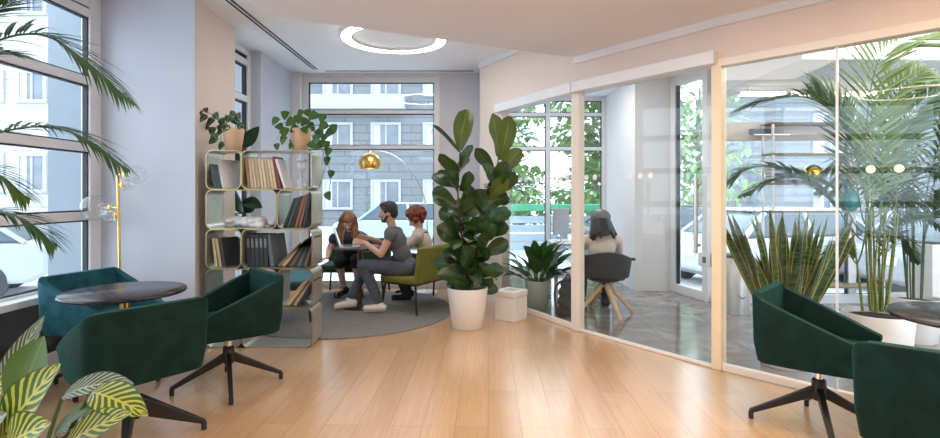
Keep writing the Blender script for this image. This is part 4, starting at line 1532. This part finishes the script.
# ------------------------------------------------------------------ people
SKIN = pmat('skin', (.58, .34, .25), .5, var=.06, scale=14)
SKIN_L = pmat('fair skin', (.66, .43, .34), .5, var=.06, scale=14)
EYE_W = pmat('eye white', (.75, .73, .70), .3)
EYE_D = pmat('iris', (.03, .02, .015), .2)
LIP = pmat('lips', (.42, .17, .14), .5)


def hframe(c, fdir, up=(0, 0, 1)):
    f = V(fdir).normalized()
    s = V(up).cross(f).normalized()      # to the person's left
    u = f.cross(s)
    M = Matrix(((f.x, s.x, u.x, c[0]), (f.y, s.y, u.y, c[1]), (f.z, s.z, u.z, c[2]), (0, 0, 0, 1)))
    return M


def hand(mb, wrist, d, palm_n, curl=.5, side=1, k=1.0):
    """palm with four unequal fingers bent at the knuckles and a thumb from the palm's side"""
    d = V(d).normalized()
    n = V(palm_n)
    n = (n - d * n.dot(d)).normalized()
    s = d.cross(n) * side
    w = V(wrist)
    for o in (-.024, -.008, .008, .024):
        mb.cap(w + d * .008 + s * o * .6, w + d * .082 * k + s * o, .013, .0115, 8)
    for o, L in ((-.03, .062), (-.0105, .076), (.0105, .083), (.03, .074)):
        p = w + d * .086 * k + s * o
        a1, a2 = curl * .5, curl * 1.3
        q = p + (d * math.cos(a1) + n * math.sin(a1)) * L * .5 + s * o * .12
        r = q + (d * math.cos(a2) + n * math.sin(a2)) * L * .5
        mb.cap(p, q, .0092, .0085, 8)
        mb.cap(q, r, .0085, .0070, 8)
    p = w + d * .025 + s * .028
    q = p + (d * .6 + s * .75 + n * .2).normalized() * .038
    mb.cap(p, q, .0125, .0105, 8)
    mb.cap(q, q + (d * .9 + s * .2 + n * .35).normalized() * .032, .0105, .0085, 8)


def person(name, label, loc, heading, J, skin, tops, legs, shoes, hair=None, shoe_col=None, sleeve='short', bare_shin=False, torso=1.0, brow=None):
    t = thing(name, label, 'person', loc, heading)
    b = MB()
    pel, che, nek, hd = V(J['pelvis']), V(J['chest']), V(J['neck']), V(J['head'])
    mid = (pel + che) / 2
    ax = (che - pel).normalized()
    MT = hframe((0, 0, 0), V(J.get('chest_dir', (1, 0, 0))) - ax * ax.dot(V(J.get('chest_dir', (1, 0, 0)))), ax).to_3x3()
    k = torso
    TS = [(pel, (.105 * k, .155 * k, .11)), (mid, (.085 * k, .130 * k, .14)), (che - ax * .02, (.105 * k, .155 * k, .13)), (che + ax * .07, (.08 * k, .15 * k, .075))]
    for c, r in TS:
        b.ball(c, r, 18, MT)
    b.cap(che + ax * .08, nek, .058, .048)
    Mh = hframe(hd, J['look'], J.get('head_up', (0, 0, 1)))
    b.cap(nek, hd - Mh.to_3x3() @ V((.015, 0, .05)), .05, .05)
    R3 = Mh.to_3x3()
    H = lambda x, y, z: Mh @ V((x, y, z))
    b.ball(H(-.008, 0, .03), (.094, .076, .092), 20, R3)
    b.ball(H(.02, 0, -.035), (.068, .058, .075), 18, R3)
    b.ball(H(.045, 0, -.085), (.030, .032, .024), 12, R3)     # chin
    b.cap(H(.082, 0, .015), H(.104, 0, -.022), .010, .015, 10)  # nose
    for s in (-1, 1):
        b.ball(H(.066, s * .036, -.02), (.022, .024, .02), 10, R3)  # cheek
        b.ball(H(.076, s * .030, .036), (.016, .026, .010), 10, R3)  # brow ridge
        b.ball(H(-.008, s * .078, -.008), (.020, .010, .032), 10, R3)  # ear
    for s, q in ((1, 'L'), (-1, 'R')):
        sh, el, wr = V(J['sh' + q]), V(J['el' + q]), V(J['wr' + q])
        b.cap(che + ax * .06, sh, .06, .055)
        b.cap(sh, el, .050, .040)
        b.cap(el, wr, .040, .027)
        hd_d = J.get('hd' + q, wr - el)
        hand(b, wr, hd_d, J.get('hn' + q, (0, 0, -1)), J.get('curl', .5), s)
        hp, kn, an, to = V(J['hip' + q]), V(J['kn' + q]), V(J['an' + q]), V(J['to' + q])
        b.cap(hp, kn, .078, .054)
        b.cap(kn, kn + (an - kn) * .4, .054, .050)
        b.cap(kn + (an - kn) * .35, an, .050, .036)
        b.cap(an + V((0, 0, -.03)), to, .034, .03)
    b.build('body', skin, t, remesh=.0075, sm_it=3)
    # face details
    for s in (-1, 1):
        e = MB().ball(H(.079, s * .031, .018), (.010, .014, .009), 12, R3).build('eye', EYE_W, t, smooth=True)
        MB().ball(H(.0865, s * .032, .017), (.004, .006, .006), 10, R3).build('iris', EYE_D, e, smooth=True)
    MB().ball(H(.080, 0, -.055), (.010, .024, .007), 12, R3).build('mouth', LIP, t, smooth=True)
    # clothes
    m = MB()
    for c, r in TS:
        m.ball(c, tuple(x + .016 for x in r), 18, MT)
    m.ball(che + ax * .10, (.07, .11, .045), 14, MT)
    for q in 'LR':
        sh, el, wr = V(J['sh' + q]), V(J['el' + q]), V(J['wr' + q])
        m.cap(che + ax * .05, sh, .075, .070)
        if sleeve == 'short':
            m.cap(sh, sh + (el - sh) * .12, .068, .066)
        else:
            m.cap(sh, el, .068, .056)
            m.cap(el, el + (wr - el) * (.92 if sleeve == 'long' else .3), .056, .042)
    m.build('shirt', tops, t, remesh=.010, sm_it=4)
    m = MB()
    m.ball(pel - ax * .01, (.125 * k, .175 * k, .115), 18, MT)
    for q in 'LR':
        hp, kn, an = V(J['hip' + q]), V(J['kn' + q]), V(J['an' + q])
        m.cap(pel, hp, .11, .10)
        m.cap(hp, kn, .098, .074)
        if not bare_shin:
            m.cap(kn, kn + (an - kn) * .45, .073, .066)
            m.cap(kn + (an - kn) * .4, an + (kn - an) * .06, .066, .052)
        else:
            m.cap(kn, kn + (an - kn) * .12, .072, .068)
    m.build('skirt' if bare_shin else 'trousers', legs, t, remesh=.010, sm_it=4)
    for q in 'LR':
        an, to = V(J['an' + q]), V(J['to' + q])
        fd = (to - an); fd.z = 0
        fd.normalize()
        sd = V((-fd.y, fd.x, 0))
        z0 = min(an.z - .075, to.z - .04)
        slope = V(J.get('foot' + q, fd))
        m = MB()
        for o in (-.018, .018):
            m.cap(an - fd * .045 + sd * o + V((0, 0, -.045)), to + sd * o, .036, .030, 10)
        m.cap(an + V((0, 0, -.01)), an - fd * .02 + V((0, 0, -.045)), .046, .045, 10)
        so = m.build('shoe', shoes, t, remesh=.007, sm_it=2)
        m = MB().beam(an - fd * .075 + V((0, 0, -.079)), to + fd * .028 + V((0, 0, -.032)), .075, .018)
        m.build('sole', shoe_col or shoes, so, bevel=.006)
    return t, H, R3


def seated(lean=.15, hipw=.09, shw=.185, sp=.40, kneeL=(.46, .13), kneeR=(.46, -.13), footL=(.42, .14), footR=(.42, -.14), kz=.50, look=(1, 0, -.15), seat=.43, hl=.20, rise=0):
    pz = seat + .085
    J = {'pelvis': (0, 0, pz)}
    cx, cz = math.sin(lean) * sp, pz + math.cos(lean) * sp
    J['chest'] = (cx * .92, 0, pz + (cz - pz) * .84)
    J['neck'] = (cx * 1.12, 0, cz + .075)
    J['head'] = (cx * 1.12 + hl * .25, 0, cz + .075 + hl * .85)
    J['look'] = look
    for s, q, kn, ft in ((1, 'L', kneeL, footL), (-1, 'R', kneeR, footR)):
        J['hip' + q] = (.03, s * hipw, pz - .01)
        J['kn' + q] = (kn[0], kn[1], kz)
        J['an' + q] = (ft[0], ft[1], .10)
        J['to' + q] = (ft[0] + .15, ft[1] + s * .02, .045)
        J['sh' + q] = (cx * .98, s * shw, cz + .0)
    return J


TEE = pmat('heather grey jersey', (.115, .12, .135), .9, var=.1, scale=120)
JEANS = pmat('faded dark denim', (.075, .095, .125), .85, var=.25, scale=14, bump=.1, bscale=200)
WHITE_LEA = pmat('white leather', (.80, .78, .75), .45, var=.04)
GUM = pmat('pale rubber sole', (.55, .44, .33), .6)
BLACKC = pmat('black cloth', (.014, .014, .016), .85, var=.2)
NAVYC = pmat('navy patterned cloth', (.035, .04, .06), .85, var=.5, scale=60)
CREAMC = pmat('cream blouse', (.66, .55, .47), .85, var=.05, scale=20)
BEIGEC = pmat('beige knit', (.68, .60, .52), .9, var=.08, scale=30)
HAIR_D = pmat('dark brown hair', (.018, .013, .011), .5, var=.4, scale=60)
HAIR_B = pmat('long auburn blond hair', (.21, .095, .042), .5, var=.45, scale=26, stretch=(1, 1, .2))
HAIR_R = pmat('curly red hair', (.19, .042, .018), .55, var=.4, scale=40)
HAIR_K = pmat('black hair', (.012, .011, .012), .4, var=.3, scale=60)

# ---- man in grey T-shirt and jeans on the olive bench
loc = PT(409, 260, 5.98); loc.z = .012
hdg = PI - .06
J = seated(lean=.42, look=(1, .05, -.12), kz=.52, seat=.395, sp=.43, hl=.19)
J['knL'], J['knR'] = (.50, .12, .515), (.50, -.09, .52)
J['anL'], J['toL'] = (.31, .14, .095), (.46, .16, .045)
J['anR'], J['toR'] = (.68, .02, .12), (.83, .05, .045)
J['elL'], J['wrL'] = (.27, .25, .66), (.48, .15, .78)
J['elR'], J['wrR'] = (.30, -.24, .70), (.48, -.10, .81)
J['hdL'], J['hdR'] = (1, -.15, .12), (1, .2, .1)
J['hnL'], J['hnR'] = (.1, -1, -.2), (.1, 1, -.2)
t, H, R3 = person('person', 'man in a grey T-shirt, jeans and white sneakers seated on the olive bench', loc, hdg, J, SKIN, TEE, JEANS, WHITE_LEA, shoe_col=GUM)
m = MB()
m.ball(H(-.020, 0, .052), (.100, .086, .088), 20, R3)
m.ball(H(-.065, 0, .0), (.052, .074, .075), 16, R3)
m.ball(H(.030, 0, .098), (.062, .062, .036), 16, R3)
for sg in (-1, 1):
    m.ball(H(.0, sg * .074, .03), (.04, .014, .045), 12, R3)
m.build('hair', HAIR_D, t, remesh=.006, sm_it=2)
m = MB().ball(H(.050, 0, -.080), (.042, .046, .030), 14, R3)
for s in (-1, 1):
    m.cap(H(.0, s * .066, -.03), H(.045, s * .044, -.082), .014, .016, 8)
m.build('beard', HAIR_D, t, remesh=.006, sm_it=2)

# ---- girl with long hair on the dark green sofa
loc = V((-1.57, 6.85, .012))
hdg = -PI / 2 + .10
J = seated(lean=.60, look=(.80, .05, -.66), kz=.47, seat=.375, sp=.36, hl=.17)
J['chest_dir'] = (1, .1, 0)
J['knL'], J['knR'] = (.36, .10, .50), (.34, -.10, .49)
J['anL'], J['toL'] = (.17, .13, .095), (.30, .15, .045)
J['anR'], J['toR'] = (.10, -.08, .12), (.23, -.14, .05)
J['elL'], J['wrL'] = (.28, .25, .62), (.42, .12, .66)
J['elR'], J['wrR'] = (.20, -.25, .60), (.32, -.24, .53)
J['hdR'] = (.6, -.5, -.12)
t, H, R3 = person('person.001', 'young woman with long auburn blond hair seated on the dark green sofa', loc, hdg, J, SKIN_L, NAVYC, BLACKC, BLACKC, bare_shin=True, torso=.86)
m = MB()
m.ball(H(-.018, 0, .050), (.104, .088, .086), 20, R3)
m.ball(H(-.06, 0, .0), (.06, .08, .08), 16, R3)
m.build('hair', HAIR_B, t, remesh=.007, sm_it=2)
random.seed(9)
m = MB()
for i in range(70):
    s = 1 if i % 2 else -1
    a = random.uniform(.6, 2.6) * s
    p0 = H(-.015 + .080 * math.cos(a), .080 * math.sin(a), .075)
    p1 = H(-.015 + .100 * math.cos(a), .096 * math.sin(a), -.01)
    e = V((p1.x + random.uniform(-.02, .05), p1.y * 1.0 + random.uniform(-.03, .03) + s * .02, p1.z - random.uniform(.22, .36)))
    mid = (p1 + e) / 2 + V((random.uniform(-.02, .03), random.uniform(-.025, .025), 0))
    ww = random.uniform(0, 6)
    sp2 = [q_ + V((.012 * math.sin(ww + n_ * 1.3), .014 * math.cos(ww + n_ * 1.5), 0)) * min(1, n_ / 3) for n_, q_ in enumerate(spline([p0, p1, mid, e], 9))]
    m.tube(sp2, [.010, .013, .014, .013, .013, .012, .011, .009, .007, .003], 6)
m.build('long_hair', HAIR_B, t, smooth=True)

# ---- person with curly red hair and cream blouse at the far end of the bench
loc = V((-.46, 6.58, .012))
hdg = PI - .12
J = seated(lean=.46, look=(.80, .25, -.66), kz=.50, seat=.375, sp=.38, hl=.16)
J['elL'], J['wrL'] = (.30, .22, .68), (.46, .10, .72)
J['elR'], J['wrR'] = (.30, -.22, .70), (.48, -.08, .74)
J['anL'], J['toL'] = (.34, .12, .095), (.48, .14, .045)
J['anR'], J['toR'] = (.36, -.12, .095), (.50, -.14, .045)
t, H, R3 = person('person.002', 'person with curly red hair, cream blouse and dark necklace at the bench end', loc, hdg, J, SKIN_L, CREAMC, BLACKC, BLACKC, sleeve='long', torso=.95)
random.seed(12)
m = MB()
for i in range(150):
    d = V((random.gauss(-.25, 1), random.gauss(0, 1), random.gauss(.5, 1))).normalized()
    if d.x > .45 and d.z < .45:
        continue
    m.ball(H(-.025 + d.x * .122, d.y * .118, .035 + d.z * .108), random.uniform(.022, .034), 8)
m.ball(H(-.028, 0, .045), (.112, .108, .10), 16, R3)
m.build('curly_hair', HAIR_R, t, remesh=.006, sm_it=1)
nk = V(J['neck'])
pts = []
for i in range(25):
    a = 2 * PI * i / 24
    pts.append((nk.x - .01 + .095 * math.cos(a), .085 * math.sin(a), nk.z - .035 - .085 * max(0, math.cos(a))))
MB().tube(pts, .008, 6).build('necklace', pmat('dark red beads', (.08, .015, .015), .3), t, smooth=True)

# ---- hooded person behind the glass, seen from behind
loc = V((1.48, 5.80, 0))
hdg = PI / 2
J = seated(lean=.16, look=(1, 0, -.45), kz=.50, seat=.40, sp=.335, hl=.13, shw=.17)
J['elL'], J['wrL'] = (.20, .23, .68), (.46, .14, .76)
J['elR'], J['wrR'] = (.20, -.23, .68), (.46, -.14, .76)
t, H, R3 = person('person.003', 'person in a grey hood and beige knit seen from behind on the oak legged chair', loc, hdg, J, SKIN_L, BEIGEC, BLACKC, BLACKC, sleeve='long', torso=.92)
m = MB()
m.ball(H(-.02, 0, .03), (.108, .098, .105), 18, R3)
random.seed(14)
for i in range(46):
    a = random.uniform(1.2, 5.08)
    p0 = H(-.02 + .09 * math.cos(a), .085 * math.sin(a), .02)
    e = V((-.06 + .10 * math.cos(a) + p0.x * .6, .125 * math.sin(a) + random.uniform(-.02, .02), p0.z - random.uniform(.12, .21)))
    m.cap(p0, e, .024, .014, 8)
m.build('hair', HAIR_K, t, remesh=.008, sm_it=1)
m = MB()
m.ball(H(-.024, 0, .062), (.124, .116, .098), 20, R3)
m.build('hood', pmat('steel grey hood', (.15, .165, .19), .45, var=.1, coat=.2), t, smooth=True)
# ------------------------------------------------------------------ white bin beside the fig
c = FP(510.5, 323)
BIN = pmat('white bin plastic', (.76, .73, .69), .45, var=.015)
t = thing('waste_bin', 'small white square bin with a folded lid beside the fig pot', 'bin', (c.x + .02, c.y + .17, 0), math.radians(-38))
MB().box(-.125, .125, -.125, .125, 0, .255).build('body', BIN, t, bevel=.008)
MB().box(-.130, .130, -.130, .130, .257, .315).build('lid', BIN, t, bevel=.008)
MB().box(-.06, .06, -.07, .07, .315, .318).build('lid_opening', pmat('grey lid flap', (.5, .48, .45), .6), t)

# ------------------------------------------------------------------ swivel chair with wooden legs behind the glass
ox, oy = 1.50, 5.78
SHELL = pmat('charcoal chair shell', (.028, .030, .034), .5, var=.1)
OAK = pmat('oak chair leg', (.62, .42, .24), .5, var=.15, scale=20, stretch=(1, 1, .2))
t = thing('office_chair', 'charcoal shell chair on splayed oak legs behind the glass', 'chair', (ox, oy, 0), PI / 2 - .12)
rows = []
for i in range(13):
    a = math.radians(70 + 220 * i / 12)   # around the back, opening at +x
    ca, sa = math.cos(a), math.sin(a)
    k = max(0, -ca)
    ztop = .62 + .10 * k ** 1.5
    rows.append([(.13 * ca, .13 * sa, .37), (.23 * ca, .26 * sa, .43), (.26 * ca, .29 * sa, ztop - .02), (.26 * ca, .29 * sa, ztop), (.225 * ca, .25 * sa, ztop), (.20 * ca, .22 * sa, .47), (.11 * ca, .12 * sa, .41)])
k = 7
vs = [p for r_ in rows for p in r_]
fs = []
for i in range(12):
    for j in range(k):
        fs.append((i * k + j, (i + 1) * k + j, (i + 1) * k + (j + 1) % k, i * k + (j + 1) % k))
fs += [tuple(range(k)), tuple(12 * k + j for j in range(k - 1, -1, -1))]
MB().add(vs, fs).build('backrest', SHELL, t, smooth=True, bevel=.01, sharp=60)
MB().prism([(.24, -.2), (-.14, -.2), (-.2, -.1), (-.2, .1), (-.14, .2), (.24, .2)], .40, .455).build('seat', SHELL, t, smooth=True, bevel=.03, bseg=3)
for s in (-1, 1):
    MB().beam((.16, s * .28, .605), (-.06, s * .30, .625), .05, .03).build('armrest', SHELL, t, bevel=.012)
MB().tube([(0, 0, .40), (0, 0, .33), (0, 0, .24)], [.05, .035, .03], 16).build('hub', BLACK, t, smooth=True)
for i in range(4):
    a = math.radians(20 + 90 * i)
    MB().beam((.03 * math.cos(a), .03 * math.sin(a), .34), (.35 * math.cos(a), .35 * math.sin(a), .012), .055, .05, .032, .03).build('leg', OAK, t, bevel=.008)

# desk and monitor in front of the hooded person
DESK = pmat('white desk laminate', (.66, .67, .69), .35, var=.015)
t = thing('office_desk', 'white desk in front of the hooded person', 'desk', (1.42, 6.66, 0))
MB().box(-.40, .40, -.30, .30, .70, .73).build('desktop', DESK, t, bevel=.004)
for sx in (-1, 1):
    for sy in (-1, 1):
        MB().box(sx * .36 - .02, sx * .36 + .02, sy * .25 - .02, sy * .25 + .02, 0, .70).build('leg', FR_WHITE, t)
mc = PT(561, 225, 6.72)
t = thing('monitor', 'pale grey monitor standing on the white desk', 'monitor', (mc.x, 6.72, .731), .25)
MB().box(-.11, .11, -.012, .012, .08, .42).build('screen_case', pmat('pale grey plastic', (.40, .44, .50), .4, var=.02), t, bevel=.006)
MB().box(-.10, .10, .0121, .0135, .09, .41).build('display', pmat('dark display', (.02, .03, .05), .1), t)
MB().tube([(0, 0, .006), (0, 0, .10)], .012, 10).build('stand', STEEL, t)
MB().box(-.08, .08, -.06, .06, 0, .008).build('stand_foot', STEEL, t, bevel=.003)

# backpack
c = FP(568, 318)
bx_, by_ = c.x + .03, c.y + .12
t = thing('backpack', 'black backpack leaning on the floor behind the glass post', 'backpack', (bx_, by_, 0), .35)
PACK = pmat('black nylon', (.016, .017, .019), .65, var=.2, bump=.2, bscale=150)
m = MB()
for z, w, d in ((.07, .135, .085), (.16, .14, .09), (.26, .13, .085), (.35, .10, .07)):
    m.ball((0, 0, z), (w, d, .075), 16)
m.box(-.13, .13, -.075, .075, .004, .1)
m.build('body', PACK, t, remesh=.009, sm_it=6)
m = MB().ball((0, -.075, .13), (.105, .05, .085), 16)
m.build('front_pocket', PACK, t, smooth=True)
for s in (-1, 1):
    MB().tube(spline([(s * .06, .07, .37), (s * .09, .14, .28), (s * .10, .12, .12), (s * .09, .07, .05)], 14), .012, 6).build('strap', PACK, t, smooth=True)
MB().tube(spline([(-.03, .02, .41), (0, .02, .45), (.03, .02, .41)], 10), .008, 6).build('handle', PACK, t, smooth=True)

# grey litter bin by the glass door
GREYB = pmat('pale grey steel', (.52, .51, .50), .35, metal=.3, var=.03)
t = thing('litter_bin', 'tall pale grey drum bin by the glass street door', 'bin', (3.0, 5.88, 0))
MB().lathe([(.01, 0), (.148, 0), (.15, .01), (.15, .62), (.14, .63), (.01, .63)], 40).build('body', GREYB, t, smooth=True, sharp=50)
MB().lathe([(.01, .631), (.152, .631), (.152, .65), (.13, .665), (.01, .667)], 40).build('lid', pmat('dark bin lid', (.12, .12, .12), .4), t, smooth=True, sharp=50)
pts = []
for i in range(9):
    q = i / 8
    a = math.radians(-108 + 34 * q)
    pts.append((.151 * math.cos(a), .151 * math.sin(a), .20 + .03 * (2 * q - 1) ** 2 - .02 * q))
MB().tube(pts, [.002 + .004 * math.sin(PI * i / 8) for i in range(9)], 6).build('printed_swoosh', BLACK, t)
c = PT(934, 260, 5.9)
t = thing('planter_box', 'tall white box planter near the frame edge behind the palms', 'planter', (c.x, c.y, 0))
MB().box(-.16, .16, -.16, .16, 0, .78).build('body', POT_W, t, bevel=.006)
MB().box(-.145, .145, -.145, .145, .755, .785).build('soil', SOIL, t)

# open shelving added in place of a reflection in the partition glass
YB = 6.12
zs = [PT(800, v, YB).z for v in (122, 153, 183, 211)]
x0, x1 = PT(772, 150, YB).x, PT(886, 150, YB).x
BRONZE = pmat('dull bronze', (.20, .15, .07), .5, metal=.6, var=.1)
t = thing('reflected_etagere', 'open brass shelving standing in for a reflection behind the palms', 'shelf', ((x0 + x1) / 2, YB, 0))
hw = (x1 - x0) / 2
for z in zs + [.25]:
    MB().box(-hw, hw, 0, .24, z - .022, z).build('shelf_board', BRONZE, t, bevel=.002)
for x in (-hw + .02, hw - .02):
    for y in (.015, .225):
        MB().box(x - .012, x + .012, y - .012, y + .012, 0, zs[0] + .02).build('upright', FR_WHITE, t)
BW = bm('pale blue book cloth', (.50, .55, .64))
BI = bm('ink blue book cloth', (.10, .13, .22))


def flat_stack(u0, u1, z, n, group, where):
    xa, xb = PT(u0, 150, YB).x, PT(u1, 150, YB).x
    for k in range(n):
        o = thing('book', f'pale blue book, {("lowest", "second", "third", "fourth", "topmost")[k]} in the reflected shelving stack {where}', 'book', ((xa + xb) / 2, YB + .11, z + .0005 + k * .04), .03 * (k % 3 - 1), group)
        w = (xb - xa) / 2
        MB().box(-w, w, -.085, .085, 0, .004).box(-w, w, -.085, .085, .034, .038).box(-w, w, -.085, -.081, .004, .034).build('cover', BW if k % 2 else BI, o)
        MB().box(-w + .005, w - .004, -.081, .08, .004, .034).build('pages', PAPER, o)


flat_stack(774, 789, zs[2], 5, 'books lying on the reflected shelving', 'nearest the door')
flat_stack(791, 808, zs[2], 4, 'books lying on the reflected shelving', 'beside the golden globe')
flat_stack(849, 869, zs[2], 5, 'books lying on the reflected shelving', 'above the teal vase')
gp = PT(819.5, 178, YB)
gl = MB().ball((0, 0, .115), (.115, .10, .112), 28)
t = thing('reflected_globe', 'round golden globe on the shelving that stands for a reflection', 'ornament', (gp.x, YB + .12, zs[2]))
gl.build('globe', pmat('golden mirror glass', (.62, .42, .06), .18, metal=1, var=.25, scale=6), t, smooth=True)
MB().lathe([(.05, 0), (.05, .008), (.02, .014)], 24).build('foot', BRASS, t, smooth=True)
tp = PT(856, 200, YB)
pr = [(.05, .0), (.075, .01), (.115, .07), (.12, .12), (.10, .18), (.055, .22), (.05, .25), (.06, .265)]
o = MB().lathe(pr, 36).build('reflected_vase', pmat('teal glazed ceramic', (.02, .20, .20), .15, var=.1), None, smooth=True)
o.location = (tp.x, YB + .12, zs[3])
tag(o, 'round teal vase on the lowest board of the reflected shelving', 'vase')

# suspended linear lamp behind the glass
la, lb = 3.05, 4.72
zl = PT(780, 95, 5.9).z
t = thing('linear_ceiling_light', 'long suspended strip lamp glowing behind the glass', 'ceiling light', ((la + lb) / 2, 5.9, zl))
hl = (lb - la) / 2
MB().box(-hl, hl, -.03, .03, 0, .05).build('housing', FR_WHITE, t, bevel=.004)
for a_, b_ in ((-hl + .01, -.32), (-.26, .30), (.36, hl - .01)):
    MB().box(a_, b_, -.033, .033, -.006, .03).build('diffuser', emit('warm strip diffuser', (1, .86, .62), 5), t)
for x in (-hl + .1, hl - .1):
    MB().tube([(x, 0, .05), (x, 0, 2.56 - zl)], .003, 6).build('cable', BLACK, t)
# ------------------------------------------------------------------ lamps
def ring_light(name, label, c, R, w, h, e):
    t = thing(name, label, 'ceiling light', c)
    MB().lathe([(R - w, -h), (R, -h), (R, 0), (R - w, 0)], 72, closed=True).build('housing', FR_WHITE, t, smooth=True)
    MB().lathe([(R - w + .006, -h - .006), (R - .006, -h - .006), (R - .006, -h + .002), (R - w + .006, -h + .002)], 72, closed=True).build('diffuser', e, t, smooth=True)
    return t


E_COOL = emit('ring diffuser', (1, .96, .91), 17.0)
E_WARM = emit('warm ring diffuser', (1, .80, .56), 13.0)
ring_light('ring_ceiling_light', 'glowing round ring lamp on the white ceiling', (-.82, 5.62, HC), .56, .105, .03, E_COOL)
ring_light('ring_ceiling_light.001', 'warm glowing ring lamp on the cream ceiling', (-1.15, .5, HS), .55, .07, .04, E_WARM)


def area(name, loc, rot, sx, sy, e, col):
    l = bpy.data.lights.new(name, 'AREA')
    l.shape = 'RECTANGLE'
    l.size, l.size_y, l.energy, l.color = sx, sy, e, col
    o = bpy.data.objects.new(name, l)
    COL.objects.link(o)
    o.location = loc
    o.rotation_euler = rot
    return o


area('ceiling_fill_warm', (1.3, .9, HS - .03), (0, 0, 0), 1.6, 1.6, 26, (1, .93, .87))  # unseen area fill for the warm ceiling lighting
area('ceiling_fill_warm.001', (.4, 2.9, HS - .03), (0, 0, 0), 1.2, 1.0, 22, (1, .93, .87))  # unseen area fill nearer the glass partition
area('ceiling_fill_warm.002', (2.2, 1.7, HS - .03), (0, 0, 0), .5, .5, 36, (1, .70, .38))  # unseen warm area light added for the cream wall strip
area('ceiling_fill_office', (4.6, 4.6, 2.93), (0, 0, 0), 3, 2.4, 110, (1, .96, .91))  # fill light added to brighten the room behind the glass, without a fixture
area('ceiling_fill_rear', (-.6, -1.6, HC - .6), (0, 0, 0), 2.0, 2.0, 28, (1, .94, .88))  # unseen fill light added behind the camera
area('ceiling_fill_office.001', (1.35, 6.9, 2.93), (0, 0, 0), .8, 1.6, 22, (1, .97, .94))  # fill light added above the desk, without a fixture
# sky
w = bpy.data.worlds.new('sky')
SC.world = w
w.use_nodes = True
bg = w.node_tree.nodes['Background']
bg.inputs[0].default_value = (.76, .88, 1.0, 1)
bg.inputs[1].default_value = 3.4
# camera
cd = bpy.data.cameras.new('camera')
co_ = bpy.data.objects.new('camera', cd)
COL.objects.link(co_)
co_.location = (0, 0, CAMZ)
co_.rotation_euler = (PI / 2, 0, 0)
cd.sensor_width = 36
cd.lens = F_PX / 940 * 36
cd.shift_y = -(219 - HY) / 940
cd.clip_end = 200
SC.camera = co_
vs = SC.view_settings
vs.view_transform = 'Standard'
vs.look = 'None'
vs.gamma = 1
vs.use_curve_mapping = False
vs.exposure = 0.40
cy = SC.cycles
cy.use_denoising = True
cy.max_bounces = 12
cy.transparent_max_bounces = 24
cy.diffuse_bounces = 5
cy.caustics_reflective = False
cy.caustics_refractive = False
cy.sample_clamp_indirect = 6
